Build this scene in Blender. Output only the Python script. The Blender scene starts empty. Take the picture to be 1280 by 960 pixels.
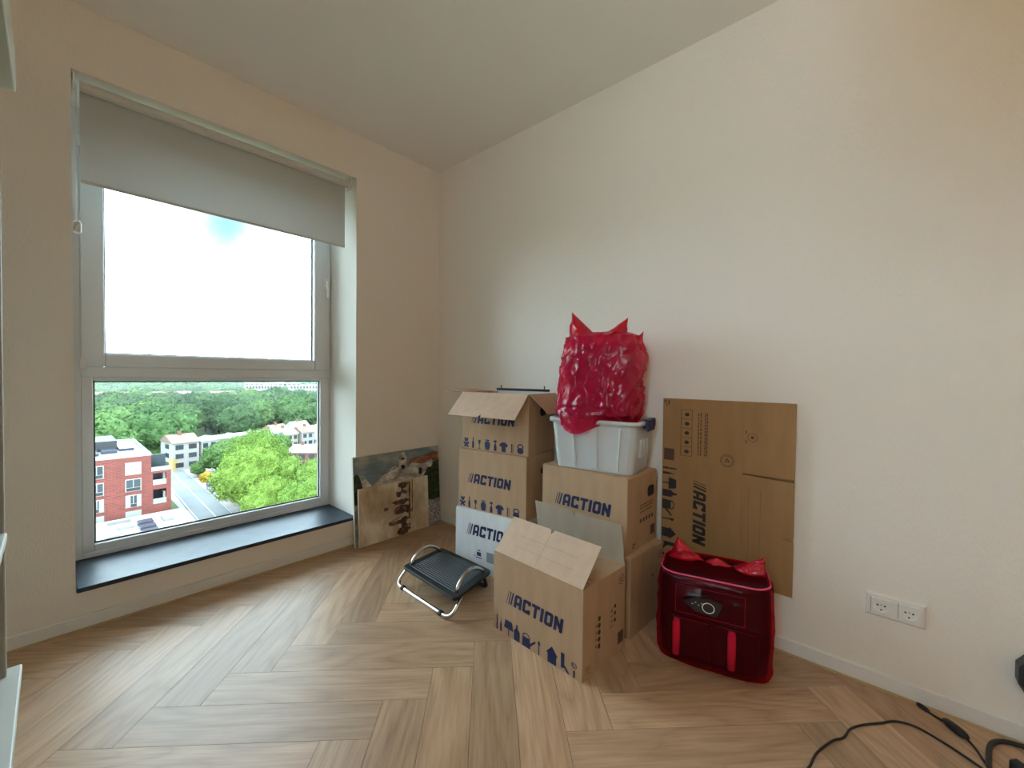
import bpy, bmesh, math, random
from mathutils import Vector, Matrix, noise, Euler
R = math.radians
sc = bpy.context.scene
COL = sc.collection
# ---------------------------------------------------------------- camera
cam_d = bpy.data.cameras.new('camera'); cam = bpy.data.objects.new('camera', cam_d); COL.objects.link(cam)
cam_d.sensor_fit = 'HORIZONTAL'; cam_d.sensor_width = 36.0; cam_d.lens = 36.0 * 514.7 / 1280.0
cam_d.clip_start = 0.02; cam_d.clip_end = 6000
yaw, pitch, roll = R(48.15), R(-1.125), R(0.634)
fw = Vector((math.sin(yaw)*math.cos(pitch), math.cos(yaw)*math.cos(pitch), math.sin(pitch)))
rt = Vector((math.cos(yaw), -math.sin(yaw), 0)); up = rt.cross(fw)
r2 = rt*math.cos(roll) + up*math.sin(roll); u2 = -rt*math.sin(roll) + up*math.cos(roll)
mw = Matrix((r2, u2, -fw)).transposed().to_4x4(); mw.translation = Vector((-1.947, -2.493, 1.09))
cam.matrix_world = mw
sc.camera = cam
# ---------------------------------------------------------------- world, sun, exposure
vs = sc.view_settings
vs.view_transform = 'Standard'; vs.look = 'None'; vs.gamma = 1.0; vs.use_curve_mapping = False
vs.exposure = 1.62
SKY = 3.6; SUN = 1.0
W = bpy.data.worlds.new('World'); sc.world = W; W.use_nodes = True
nt = W.node_tree; bg = nt.nodes['Background']
tc = nt.nodes.new('ShaderNodeTexCoord'); nz = nt.nodes.new('ShaderNodeTexNoise')
nz.inputs['Scale'].default_value = 9; nz.inputs['Detail'].default_value = 3
# bright even cloud with one small blue gap
gp = nt.nodes.new('ShaderNodeVectorMath'); gp.operation = 'DISTANCE'; gp.inputs[1].default_value = (0.226, 0.933, 0.279)
sc_ = nt.nodes.new('ShaderNodeMath'); sc_.operation = 'MULTIPLY_ADD'; sc_.inputs[1].default_value = .10
rp = nt.nodes.new('ShaderNodeValToRGB')
rp.color_ramp.interpolation = 'EASE'; rp.color_ramp.elements[0].position = 0.055; rp.color_ramp.elements[0].color = (0.05, 0.092, 0.12, 1)
rp.color_ramp.elements[1].position = 0.26; rp.color_ramp.elements[1].color = (0.68, 0.88, 1.0, 1)
nt.links.new(tc.outputs['Generated'], gp.inputs[0]); nt.links.new(tc.outputs['Generated'], nz.inputs['Vector'])
nt.links.new(nz.outputs['Fac'], sc_.inputs[0]); nt.links.new(gp.outputs['Value'], sc_.inputs[2])
nt.links.new(sc_.outputs[0], rp.inputs[0]); nt.links.new(rp.outputs[0], bg.inputs['Color'])
bg.inputs['Strength'].default_value = SKY
sd = bpy.data.lights.new('sun', 'SUN'); so = bpy.data.objects.new('sun', sd); COL.objects.link(so)
sd.energy = SUN; sd.angle = R(6); sd.color = (1, 0.95, 0.86)
so.rotation_euler = Vector((0.45, 0.75, -0.85)).to_track_quat('-Z', 'Y').to_euler(); so.location = (0, -20, 40)
sc.cycles.use_denoising = True
sc.cycles.max_bounces = 12; sc.cycles.diffuse_bounces = 8; sc.cycles.transparent_max_bounces = 16
sc.cycles.sample_clamp_indirect = 6.0

# ---------------------------------------------------------------- helpers
class MB:
    def __init__(s): s.v = []; s.f = []; s.m = []; s.uv = None
    def add(s, vs, fs, m=0):
        b = len(s.v); s.v += [tuple(p) for p in vs]
        for f in fs: s.f.append([b+i for i in f]); s.m.append(m)
        return s
    def box(s, x0, x1, y0, y1, z0, z1, m=0):
        return s.add([(x0,y0,z0),(x1,y0,z0),(x1,y1,z0),(x0,y1,z0),(x0,y0,z1),(x1,y0,z1),(x1,y1,z1),(x0,y1,z1)],
                     [(3,2,1,0),(4,5,6,7),(0,1,5,4),(1,2,6,5),(2,3,7,6),(3,0,4,7)], m)
    def poly(s, pts, m=0): return s.add(pts, [tuple(range(len(pts)))], m)
    def prism(s, pts, fn, m=0):
        """pts: 2d ccw list; fn(x,y,k) -> 3d point for k=0 (back) / 1 (front)"""
        n = len(pts)
        vs = [fn(x, y, 0) for x, y in pts] + [fn(x, y, 1) for x, y in pts]
        fs = [tuple(range(n-1, -1, -1)), tuple(range(n, 2*n))] + [(i, (i+1) % n, n+(i+1) % n, n+i) for i in range(n)]
        return s.add(vs, fs, m)
    def tube(s, path, r, n=10, closed=False, m=0):
        P = [Vector(p) for p in path]; k = len(P); rings = []
        ref = None
        for i in range(k):
            a = P[i-1] if (i > 0 or closed) else P[i]; b = P[(i+1) % k] if (i < k-1 or closed) else P[i]
            t = (b-a).normalized()
            if ref is None: ref = Vector((0,0,1)) if abs(t.z) < .9 else Vector((1,0,0))
            u = (ref - t*ref.dot(t)).normalized(); w = t.cross(u); ref = u
            rr = r[i] if isinstance(r, (list, tuple)) else r
            rings.append([P[i] + (u*math.cos(2*math.pi*j/n) + w*math.sin(2*math.pi*j/n))*rr for j in range(n)])
        return s.loft(rings, closed_path=closed, cap=not closed, m=m)
    def loft(s, rings, closed_path=False, cap=True, m=0):
        n = len(rings[0]); k = len(rings); vs = [p for r_ in rings for p in r_]; fs = []
        for i in range(k if closed_path else k-1):
            a, b = i*n, ((i+1) % k)*n
            for j in range(n): fs.append((a+j, a+(j+1) % n, b+(j+1) % n, b+j))
        if cap: fs.append(tuple(range(n-1, -1, -1))); fs.append(tuple(range((k-1)*n, k*n)))
        return s.add(vs, fs, m)
    def build(s, name, mats, parent=None, smooth=False, bevel=0, loc=None, rot=None, seg=2, recalc=True):
        me = bpy.data.meshes.new(name); me.from_pydata(s.v, [], s.f)
        if not isinstance(mats, (list, tuple)): mats = [mats]
        for m in mats: me.materials.append(MAT[m] if isinstance(m, str) else m)
        for p, mi in zip(me.polygons, s.m): p.material_index = mi
        if recalc:
            bm = bmesh.new(); bm.from_mesh(me); bmesh.ops.recalc_face_normals(bm, faces=bm.faces); bm.to_mesh(me); bm.free()
        if smooth:
            for p in me.polygons: p.use_smooth = True
        o = bpy.data.objects.new(name, me); COL.objects.link(o)
        if parent: o.parent = parent
        if loc is not None: o.location = loc
        if rot is not None: o.rotation_euler = rot
        if bevel:
            b = o.modifiers.new('bevel', 'BEVEL'); b.width = bevel; b.segments = seg; b.limit_method = 'ANGLE'; b.angle_limit = R(40)
        return o
def thing(name, label, cat, loc=(0,0,0), rz=0, group=None):
    o = bpy.data.objects.new(name, None); COL.objects.link(o); o.empty_display_size = .05
    o.location = loc; o.rotation_euler = (0, 0, rz); tag(o, label, cat, group); return o
def tag(o, label=None, cat=None, group=None, kind=None):
    if label: o['label'] = label
    if cat: o['category'] = cat
    if group: o['group'] = group
    if kind: o['kind'] = kind
    return o
def copy_tree(o, parent=None):
    c = o.copy(); COL.objects.link(c)
    if parent: c.parent = parent
    for ch in o.children: copy_tree(ch, c)
    return c

# ---------------------------------------------------------------- materials
MAT = {}
def mat(name, col, rough=.6, metal=0, spec=.5, bump=None, var=None, coat=0):
    """bump=(scale, strength, dist); var=(scale, amount) colour mottling"""
    m = bpy.data.materials.new(name); m.use_nodes = True; n = m.node_tree; L = n.links
    p = n.nodes['Principled BSDF']; p.inputs['Base Color'].default_value = (*col, 1)
    p.inputs['Roughness'].default_value = rough; p.inputs['Metallic'].default_value = metal
    p.inputs['Specular IOR Level'].default_value = spec; p.inputs['Coat Weight'].default_value = coat
    t = n.nodes.new('ShaderNodeTexCoord')
    if var:
        z = n.nodes.new('ShaderNodeTexNoise'); z.inputs['Scale'].default_value = var[0]; z.inputs['Detail'].default_value = 4
        r = n.nodes.new('ShaderNodeValToRGB'); a = var[1]
        r.color_ramp.elements[0].position = .3; r.color_ramp.elements[1].position = .7
        r.color_ramp.elements[0].color = (*[c*(1-a) for c in col], 1); r.color_ramp.elements[1].color = (*[min(1, c*(1+a)) for c in col], 1)
        L.new(t.outputs['Object'], z.inputs['Vector']); L.new(z.outputs['Fac'], r.inputs[0]); L.new(r.outputs[0], p.inputs['Base Color'])
    if bump:
        z = n.nodes.new('ShaderNodeTexNoise'); z.inputs['Scale'].default_value = bump[0]; z.inputs['Detail'].default_value = 3
        b = n.nodes.new('ShaderNodeBump'); b.inputs['Strength'].default_value = bump[1]; b.inputs['Distance'].default_value = bump[2]
        L.new(t.outputs['Object'], z.inputs['Vector']); L.new(z.outputs['Fac'], b.inputs['Height']); L.new(b.outputs[0], p.inputs['Normal'])
    MAT[name] = m; return m
mat('ceiling_paint', (.84,.82,.78), .9, bump=(180,.15,.002))
mat('trim_white', (.80,.79,.76), .45)
mat('frame_white', (.74,.76,.78), .35)
mat('strip_tan', (.55,.40,.22), .5)
mat('sill_stone', (.016,.032,.055), .42, var=(14,.4))
mat('rubber', (.012,.012,.014), .55)
mat('chrome', (.72,.70,.66), .18, 1)
mat('steel_white', (.8,.8,.8), .25, .0)
mat('blind_tube', (.62,.60,.57), .6)
mat('white_plastic', (.78,.77,.73), .35)
mat('hole_dark', (.02,.02,.02), .6)
mat('ink_blue', (.010,.016,.072), .7)
mat('ink_black', (.025,.022,.025), .7)
mat('ink_brown', (.20,.10,.05), .8)
mat('ink_brown_dark', (.10,.05,.035), .8)
mat('ink_grey', (.25,.27,.30), .8)
mat('black_plastic', (.012,.013,.016), .42, bump=(90,.15,.001))
mat('foot_plastic', (.009,.012,.015), .5, bump=(120,.2,.001))
mat('blue_plastic', (.012,.025,.12), .35)
mat('fryer_body', (.010,.009,.010), .3)
mat('fryer_handle', (.88,.86,.88), .25)
mat('dial_white', (.85,.85,.85), .4)
mat('panel_line', (.55,.5,.5), .4)
mat('canvas_edge', (.72,.68,.60), .8)
mat('shelf_white', (.70,.71,.66), .5)
mat('shelf_grey', (.42,.41,.36), .6)
mat('cloth_bundle', (.16,.06,.10), .8)
mat('rail_white', (.78,.78,.76), .4)

def wall_mat():
    m = bpy.data.materials.new('wall_paper'); m.use_nodes = True; n = m.node_tree; L = n.links; p = n.nodes['Principled BSDF']
    p.inputs['Base Color'].default_value = (.85,.80,.73,1); p.inputs['Roughness'].default_value = .85
    p.inputs['Specular IOR Level'].default_value = .25
    t = n.nodes.new('ShaderNodeTexCoord'); mp = n.nodes.new('ShaderNodeMapping'); mp.inputs['Rotation'].default_value = (R(35), R(35), R(20))
    w = n.nodes.new('ShaderNodeTexNoise'); w.inputs['Scale'].default_value = 1; w.inputs['Detail'].default_value = 2
    mp.inputs['Scale'].default_value = (190, 190, 55)
    b = n.nodes.new('ShaderNodeBump'); b.inputs['Strength'].default_value = .5; b.inputs['Distance'].default_value = .003
    L.new(t.outputs['Object'], mp.inputs[0]); L.new(mp.outputs[0], w.inputs['Vector']); L.new(w.outputs['Fac'], b.inputs['Height']); L.new(b.outputs[0], p.inputs['Normal'])
    MAT['wall_paper'] = m
wall_mat()
def wood_mat():
    m = bpy.data.materials.new('oak_plank'); m.use_nodes = True; n = m.node_tree; L = n.links; p = n.nodes['Principled BSDF']
    t = n.nodes.new('ShaderNodeTexCoord'); oi = n.nodes.new('ShaderNodeObjectInfo')
    off = n.nodes.new('ShaderNodeVectorMath'); off.operation = 'MULTIPLY_ADD'
    cmb = n.nodes.new('ShaderNodeCombineXYZ'); k = n.nodes.new('ShaderNodeMath'); k.operation = 'MULTIPLY'; k.inputs[1].default_value = 37.0
    L.new(oi.outputs['Random'], k.inputs[0])
    for i in range(3): L.new(k.outputs[0], cmb.inputs[i])
    off.inputs[1].default_value = (1,1,1); L.new(t.outputs['Object'], off.inputs[0]); L.new(cmb.outputs[0], off.inputs[2])
    mp = n.nodes.new('ShaderNodeMapping'); mp.inputs['Scale'].default_value = (1.3, 6, 6); L.new(off.outputs[0], mp.inputs[0])
    z1 = n.nodes.new('ShaderNodeTexNoise'); z1.inputs['Scale'].default_value = 1.0; z1.inputs['Detail'].default_value = 6; z1.inputs['Roughness'].default_value = .65; z1.inputs['Distortion'].default_value = .4
    L.new(mp.outputs[0], z1.inputs['Vector'])
    mp2 = n.nodes.new('ShaderNodeMapping'); mp2.inputs['Scale'].default_value = (1.0, 6.0, 6.0); L.new(off.outputs[0], mp2.inputs[0])
    z2 = n.nodes.new('ShaderNodeTexNoise'); z2.inputs['Scale'].default_value = 1.0; z2.inputs['Detail'].default_value = 1.5; z2.inputs['Roughness'].default_value = .35; L.new(mp2.outputs[0], z2.inputs['Vector'])
    ml = n.nodes.new('ShaderNodeMath'); ml.operation = 'MULTIPLY'; ml.inputs[1].default_value = 24; L.new(z2.outputs['Fac'], ml.inputs[0])
    wv = n.nodes.new('ShaderNodeMath'); wv.operation = 'PINGPONG'; wv.inputs[1].default_value = 1.0; L.new(ml.outputs[0], wv.inputs[0]); wv0 = wv; wv = n.nodes.new('ShaderNodeMath'); wv.operation = 'POWER'; wv.inputs[1].default_value = .45; L.new(wv0.outputs[0], wv.inputs[0])
    mp3 = n.nodes.new('ShaderNodeMapping'); mp3.inputs['Scale'].default_value = (7, 130, 130); L.new(off.outputs[0], mp3.inputs[0])
    z3 = n.nodes.new('ShaderNodeTexNoise'); z3.inputs['Scale'].default_value = 1.0; z3.inputs['Detail'].default_value = 2; L.new(mp3.outputs[0], z3.inputs['Vector'])
    mx = n.nodes.new('ShaderNodeMix'); mx.data_type = 'FLOAT'; mx.inputs[0].default_value = .24
    L.new(z1.outputs['Fac'], mx.inputs[2]); L.new(wv.outputs[0], mx.inputs[3])
    mx2 = n.nodes.new('ShaderNodeMix'); mx2.data_type = 'FLOAT'; mx2.inputs[0].default_value = .34
    L.new(mx.outputs[0], mx2.inputs[2]); L.new(z3.outputs['Fac'], mx2.inputs[3])
    r = n.nodes.new('ShaderNodeValToRGB'); e = r.color_ramp.elements
    e[0].position = .30; e[0].color = (.32,.185,.10,1); e[1].position = .68; e[1].color = (.60,.40,.25,1)
    L.new(mx2.outputs[0], r.inputs[0])
    hs = n.nodes.new('ShaderNodeHueSaturation'); vr = n.nodes.new('ShaderNodeMapRange'); vr.inputs['To Min'].default_value = .80; vr.inputs['To Max'].default_value = 1.10
    L.new(oi.outputs['Random'], vr.inputs[0]); L.new(vr.outputs[0], hs.inputs['Value']); L.new(r.outputs[0], hs.inputs['Color'])
    # a few knots
    mk = n.nodes.new('ShaderNodeMapping'); mk.inputs['Scale'].default_value = (1.5, 4.2, 7); L.new(off.outputs[0], mk.inputs[0])
    vo = n.nodes.new('ShaderNodeTexVoronoi'); vo.inputs['Scale'].default_value = 1.0; L.new(mk.outputs[0], vo.inputs['Vector'])
    kr = n.nodes.new('ShaderNodeMapRange'); kr.inputs['From Min'].default_value = .01; kr.inputs['From Max'].default_value = .06; kr.inputs['To Min'].default_value = .45; kr.inputs['To Max'].default_value = 1; L.new(vo.outputs['Distance'], kr.inputs[0])
    mm = n.nodes.new('ShaderNodeMix'); mm.data_type = 'RGBA'; mm.blend_type = 'MULTIPLY'; mm.inputs[0].default_value = 1
    L.new(hs.outputs[0], mm.inputs[6]); L.new(kr.outputs[0], mm.inputs[7])
    L.new(mm.outputs[2], p.inputs['Base Color'])
    b = n.nodes.new('ShaderNodeBump'); b.inputs['Strength'].default_value = .25; b.inputs['Distance'].default_value = .001
    L.new(mx2.outputs[0], b.inputs['Height']); L.new(b.outputs[0], p.inputs['Normal'])
    p.inputs['Roughness'].default_value = .42; p.inputs['Specular IOR Level'].default_value = .5
    MAT['oak_plank'] = m
wood_mat()
def card_mat(name, col):
    m = bpy.data.materials.new(name); m.use_nodes = True; n = m.node_tree; L = n.links; p = n.nodes['Principled BSDF']
    t = n.nodes.new('ShaderNodeTexCoord'); mp = n.nodes.new('ShaderNodeMapping'); mp.inputs['Scale'].default_value = (26, 26, 5); L.new(t.outputs['Object'], mp.inputs[0])
    z = n.nodes.new('ShaderNodeTexNoise'); z.inputs['Scale'].default_value = 1; z.inputs['Detail'].default_value = 4; L.new(mp.outputs[0], z.inputs['Vector'])
    r = n.nodes.new('ShaderNodeValToRGB'); r.color_ramp.elements[0].position = .25; r.color_ramp.elements[1].position = .75
    r.color_ramp.elements[0].color = (*[c*.90 for c in col], 1); r.color_ramp.elements[1].color = (*[c*1.06 for c in col], 1)
    L.new(z.outputs['Fac'], r.inputs[0]); L.new(r.outputs[0], p.inputs['Base Color'])
    mp2 = n.nodes.new('ShaderNodeMapping'); mp2.inputs['Scale'].default_value = (9, 9, 7); L.new(t.outputs['Object'], mp2.inputs[0])
    z2 = n.nodes.new('ShaderNodeTexNoise'); z2.inputs['Scale'].default_value = 1; z2.inputs['Detail'].default_value = 3; L.new(mp2.outputs[0], z2.inputs['Vector'])
    b = n.nodes.new('ShaderNodeBump'); b.inputs['Strength'].default_value = .35; b.inputs['Distance'].default_value = .01
    L.new(z2.outputs['Fac'], b.inputs['Height']); L.new(b.outputs[0], p.inputs['Normal'])
    p.inputs['Roughness'].default_value = .75; p.inputs['Specular IOR Level'].default_value = .3; MAT[name] = m
card_mat('kraft', (.45,.29,.175)); card_mat('kraft_inside', (.57,.41,.295)); card_mat('kraft_grey', (.40,.33,.25)); card_mat('card_white', (.70,.72,.74))
card_mat('kraft_flat', (.36,.205,.09))
def film_mat(name, tint, body, fac):
    m = bpy.data.materials.new(name); m.use_nodes = True; n = m.node_tree; L = n.links; p = n.nodes['Principled BSDF']
    p.inputs['Base Color'].default_value = (*body, 1); p.inputs['Roughness'].default_value = .16; p.inputs['Specular IOR Level'].default_value = .8
    t = n.nodes.new('ShaderNodeTexCoord')
    z = n.nodes.new('ShaderNodeTexNoise'); z.inputs['Scale'].default_value = 9; z.inputs['Detail'].default_value = 5; z.inputs['Distortion'].default_value = 1.6
    L.new(t.outputs['Object'], z.inputs['Vector'])
    vo = n.nodes.new('ShaderNodeTexVoronoi'); vo.feature = 'DISTANCE_TO_EDGE'; vo.inputs['Scale'].default_value = 13; L.new(t.outputs['Object'], vo.inputs['Vector'])
    pw = n.nodes.new('ShaderNodeMath'); pw.operation = 'POWER'; pw.inputs[1].default_value = .5; L.new(vo.outputs['Distance'], pw.inputs[0])
    ad = n.nodes.new('ShaderNodeMath'); ad.operation = 'MULTIPLY_ADD'; ad.inputs[1].default_value = .5; L.new(pw.outputs[0], ad.inputs[0]); L.new(z.outputs['Fac'], ad.inputs[2])
    b = n.nodes.new('ShaderNodeBump'); b.inputs['Strength'].default_value = .8; b.inputs['Distance'].default_value = .012
    L.new(ad.outputs[0], b.inputs['Height']); L.new(b.outputs[0], p.inputs['Normal'])
    tr = n.nodes.new('ShaderNodeBsdfTransparent'); tr.inputs[0].default_value = (*tint, 1)
    mx = n.nodes.new('ShaderNodeMixShader'); mx.inputs[0].default_value = fac
    L.new(tr.outputs[0], mx.inputs[1]); L.new(p.outputs[0], mx.inputs[2]); L.new(mx.outputs[0], n.nodes['Material Output'].inputs[0]); MAT[name] = m
film_mat('red_film', (.97,.08,.24), (.62,.010,.070), .52)
film_mat('red_film_thin', (.93,.13,.25), (.16,.002,.014), .16)
film_mat('red_film_ear', (.90,.05,.10), (.60,.005,.028), .85)
def glass_mat():
    m = bpy.data.materials.new('pane_glass'); m.use_nodes = True; n = m.node_tree; L = n.links
    n.nodes.remove(n.nodes['Principled BSDF'])
    tr = n.nodes.new('ShaderNodeBsdfTransparent'); tr.inputs[0].default_value = (.97,.985,.98,1)
    g = n.nodes.new('ShaderNodeBsdfGlossy'); g.inputs['Roughness'].default_value = .02
    f = n.nodes.new('ShaderNodeFresnel'); f.inputs[0].default_value = 1.25
    mx = n.nodes.new('ShaderNodeMixShader'); L.new(f.outputs[0], mx.inputs[0]); L.new(tr.outputs[0], mx.inputs[1]); L.new(g.outputs[0], mx.inputs[2])
    L.new(mx.outputs[0], n.nodes['Material Output'].inputs[0]); MAT['pane_glass'] = m
glass_mat()
def translucent_mat(name, col, tcol, fac, rough=.6):
    m = bpy.data.materials.new(name); m.use_nodes = True; n = m.node_tree; L = n.links; p = n.nodes['Principled BSDF']
    p.inputs['Base Color'].default_value = (*col, 1); p.inputs['Roughness'].default_value = rough
    t = n.nodes.new('ShaderNodeBsdfTranslucent'); t.inputs[0].default_value = (*tcol, 1)
    mx = n.nodes.new('ShaderNodeMixShader'); mx.inputs[0].default_value = fac
    L.new(p.outputs[0], mx.inputs[1]); L.new(t.outputs[0], mx.inputs[2]); L.new(mx.outputs[0], n.nodes['Material Output'].inputs[0]); MAT[name] = m
translucent_mat('blind_fabric', (.66,.65,.63), (.66,.65,.63), .36, .8)
translucent_mat('bin_plastic', (.72,.75,.76), (.75,.8,.82), .25, .35)

# ---------------------------------------------------------------- room shell
XW, YS, H = -2.46, -5.2, 2.60            # west wall, south wall, ceiling height (corner of the photo is the origin)
WX0, WX1, WZ0, WZ1 = -1.888, -0.655, 0.16, 2.328
w = MB(); T = .46
w.box(XW-.2, WX0, 0, T, -.1, H+.1); w.box(WX1, .2, 0, T, -.1, H+.1)
w.box(WX0, WX1, 0, T, -.1, WZ0); w.box(WX0, WX1, 0, T, WZ1, H+.1)
tag(w.build('wall_north', 'wall_paper'), kind='structure')
tag(MB().box(0, .2, YS-.2, 0, -.1, H+.1).build('wall_east', 'wall_paper'), kind='structure')
W2 = (-2.76, -2.12, 1.10, 2.22)  # opening for the added fill window in the west wall
w = MB(); w.box(XW-.2, XW, YS-.2, W2[0], -.1, H+.1); w.box(XW-.2, XW, W2[1], 0, -.1, H+.1); w.box(XW-.2, XW, W2[0], W2[1], -.1, W2[2]); w.box(XW-.2, XW, W2[0], W2[1], W2[3], H+.1)
tag(w.build('wall_west', 'wall_paper'), kind='structure')
tag(MB().box(XW, 0, YS-.2, YS, -.1, H+.1).build('wall_south', 'wall_paper'), kind='structure')
tag(MB().box(XW, 0, YS, 0, H, H+.1).build('ceiling', 'ceiling_paint'), kind='structure')
floor = tag(MB().box(XW, 0, YS, 0, -.1, -.012).build('floor', 'hole_dark'), kind='structure')
# herringbone planks 750 x 150 mm
def clip(poly, x0, x1, y0, y1):
    for ax, val, sgn in ((0,x0,1),(0,x1,-1),(1,y0,1),(1,y1,-1)):
        out = []
        for i in range(len(poly)):
            a, b = poly[i-1], poly[i]; da, db = (a[ax]-val)*sgn, (b[ax]-val)*sgn
            if (da >= 0) != (db >= 0):
                t = da/(da-db); out.append((a[0]+(b[0]-a[0])*t, a[1]+(b[1]-a[1])*t))
            if db >= 0: out.append(b)
        poly = out
        if not poly: return []
    return poly
PW, PL = .1475, .7375
U = Vector((1,-1)).normalized(); V = Vector((1,1)).normalized()
p0 = Vector((-1.633, -.857)); A_ = (U+V)*PW; B_ = U*(PL-PW) - V*(PL+PW)
def plank(org, d, e, L_, W_):
    g = .0006
    c = [org + d*g + e*g, org + d*(L_-g) + e*g, org + d*(L_-g) + e*(W_-g), org + d*g + e*(W_-g)]
    pl = clip([(q.x, q.y) for q in c], XW+.001, -.001, YS+.001, -.001)
    if len(pl) < 3: return
    area = abs(sum(pl[i-1][0]*pl[i][1]-pl[i][0]*pl[i-1][1] for i in range(len(pl))))/2
    if area < 4e-4: return
    ctr = org + d*L_/2 + e*W_/2; ang = math.atan2(d.y, d.x); ca, sa = math.cos(-ang), math.sin(-ang)
    loc2 = [((x-ctr.x)*ca-(y-ctr.y)*sa, (x-ctr.x)*sa+(y-ctr.y)*ca) for x, y in pl]
    m = MB(); m.prism(loc2, lambda x, y, k: (x, y, -.011 if k == 0 else 0.0))
    m.build('plank', 'oak_plank', floor, loc=(ctr.x, ctr.y, 0), rot=(0,0,ang))
for j in range(-4, 7):
    for i in range(-30, 31):
        q = p0 + A_*i + B_*j
        if -4.2 < q.x < 1.6 and -6.8 < q.y < 1.6:
            plank(q, U, V, PL, PW); plank(q + V*PW, V, U, PL, PW)
# skirting
bb = lambda x0,x1,y0,y1,n: tag(MB().box(x0,x1,y0,y1,.007,.060).build(n, 'trim_white', bevel=.004), kind='structure')
bb(XW, 0, -.014, 0, 'baseboard_north'); bb(-.014, 0, YS, -.014, 'baseboard_east'); bb(XW, XW+.014, YS, -.014, 'baseboard_west'); bb(XW+.014, -.014, YS, YS+.014, 'baseboard_south')
tag(MB().box(XW+.014, -.018, -.018, -.0005, 0.0, .008).build('trim_1', 'strip_tan'), kind='structure')
tag(MB().box(-.018, -.0005, YS+.014, -.0005, 0.0, .008).build('trim_2', 'strip_tan'), kind='structure')

# ---------------------------------------------------------------- window
win = bpy.data.objects.new('window_1', None); COL.objects.link(win); win['kind'] = 'structure'; win.location = ((WX0+WX1)/2, .40, WZ0)
def wpart(m, name, ma, parent=win, bevel=0, **k):
    off = Vector(win.location); m.v = [tuple(Vector(p)-off) for p in m.v]; return m.build(name, ma, parent, bevel=bevel, **k)
D = .36
fr = MB()   # outer frame
fr.box(WX0, -1.856, D, D+.08, .18, WZ1); fr.box(-.664, WX1, D, D+.08, .18, WZ1)
fr.box(-1.856, -.664, D, D+.08, 2.26, WZ1); fr.box(-1.856, -.664, D, D+.08, .18, .205); fr.box(-1.856, -.664, D-.004, D+.08, 1.062, 1.112)
wpart(fr, 'frame', 'frame_white', bevel=.003)
def ringframe(x0,x1,z0,z1,t,y0,y1):
    m = MB(); m.box(x0,x0+t,y0,y1,z0,z1); m.box(x1-t,x1,y0,y1,z0,z1); m.box(x0+t,x1-t,y0,y1,z0,z0+t); m.box(x0+t,x1-t,y0,y1,z1-t,z1); return m
# opening sash (upper), fixed bead (lower)
m = MB(); m.box(-1.856,-1.774,D-.012,D+.06,1.112,2.26); m.box(-.768,-.664,D-.012,D+.06,1.112,2.26); m.box(-1.774,-.768,D-.012,D+.06,1.112,1.178); m.box(-1.774,-.768,D-.012,D+.06,2.18,2.26)
sash = wpart(m, 'sash', 'frame_white', bevel=.006)
m = MB(); m.box(-1.856,-1.815,D+.004,D+.06,.205,1.062); m.box(-.722,-.664,D+.004,D+.06,.205,1.062); m.box(-1.815,-.722,D+.004,D+.06,.205,.240); m.box(-1.815,-.722,D+.004,D+.06,1.042,1.062)
wpart(m, 'glazing_bead', 'frame_white', bevel=.004)
wpart(ringframe(-1.776,-.766,1.176,2.182,.008,D+.03,D+.034), 'gasket', 'rubber'); wpart(ringframe(-1.817,-.720,.238,1.044,.009,D+.03,D+.034), 'gasket', 'rubber')
wpart(MB().box(-1.77,-.77,D+.038,D+.044,1.176,2.184), 'pane', 'pane_glass'); wpart(MB().box(-1.817,-.72,D+.038,D+.044,.236,1.046), 'pane', 'pane_glass')
# handle on the opening sash
hx, hz = -.702, 1.70
m = MB(); m.box(hx-.014, hx+.014, D-.022, D-.012, hz-.032, hz+.032); hd = wpart(m, 'handle', 'dial_white', bevel=.006)
m = MB(); m.tube([(0,-.055,0),(0,.0,0)], .009, 10); m.tube([(0,-.052,.002),(0,-.056,-.02),(0,-.056,-.105)], [.010,.010,.008], 10)
m.build('lever', 'dial_white', hd, smooth=True, loc=Vector((hx, D-.012, hz+.01))-Vector(win.location))
m = MB(); m.box(-1.862,-1.838, D-.026, D-.010, 1.10, 1.15); m.box(-1.862,-1.838, D-.026, D-.010, 2.15, 2.20); wpart(m, 'hinge', 'steel_white', bevel=.004)
# stone sill
m = MB(); m.box(WX0+.004, WX1-.004, -.014, D+.01, WZ0+.0005, .180); wpart(m, 'window_sill', 'sill_stone', bevel=.002)

# window added out of view beside the camera to brighten the walls
win2 = bpy.data.objects.new('added_window_2', None); COL.objects.link(win2); win2['kind'] = 'structure'; win2.location = (XW-.12, (W2[0]+W2[1])/2, W2[2])
y0, y1 = (W2[0]-W2[1])/2, (W2[1]-W2[0])/2; hh2 = W2[3]-W2[2]
m = MB(); m.box(-.03,.03,y0,y0+.06,0,hh2); m.box(-.03,.03,y1-.06,y1,0,hh2); m.box(-.03,.03,y0+.06,y1-.06,0,.06); m.box(-.03,.03,y0+.06,y1-.06,hh2-.06,hh2); m.build('frame', 'frame_white', win2, bevel=.004)
MB().box(-.004,.004,y0+.055,y1-.055,.055,hh2-.055).build('pane', 'pane_glass', win2)
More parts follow.
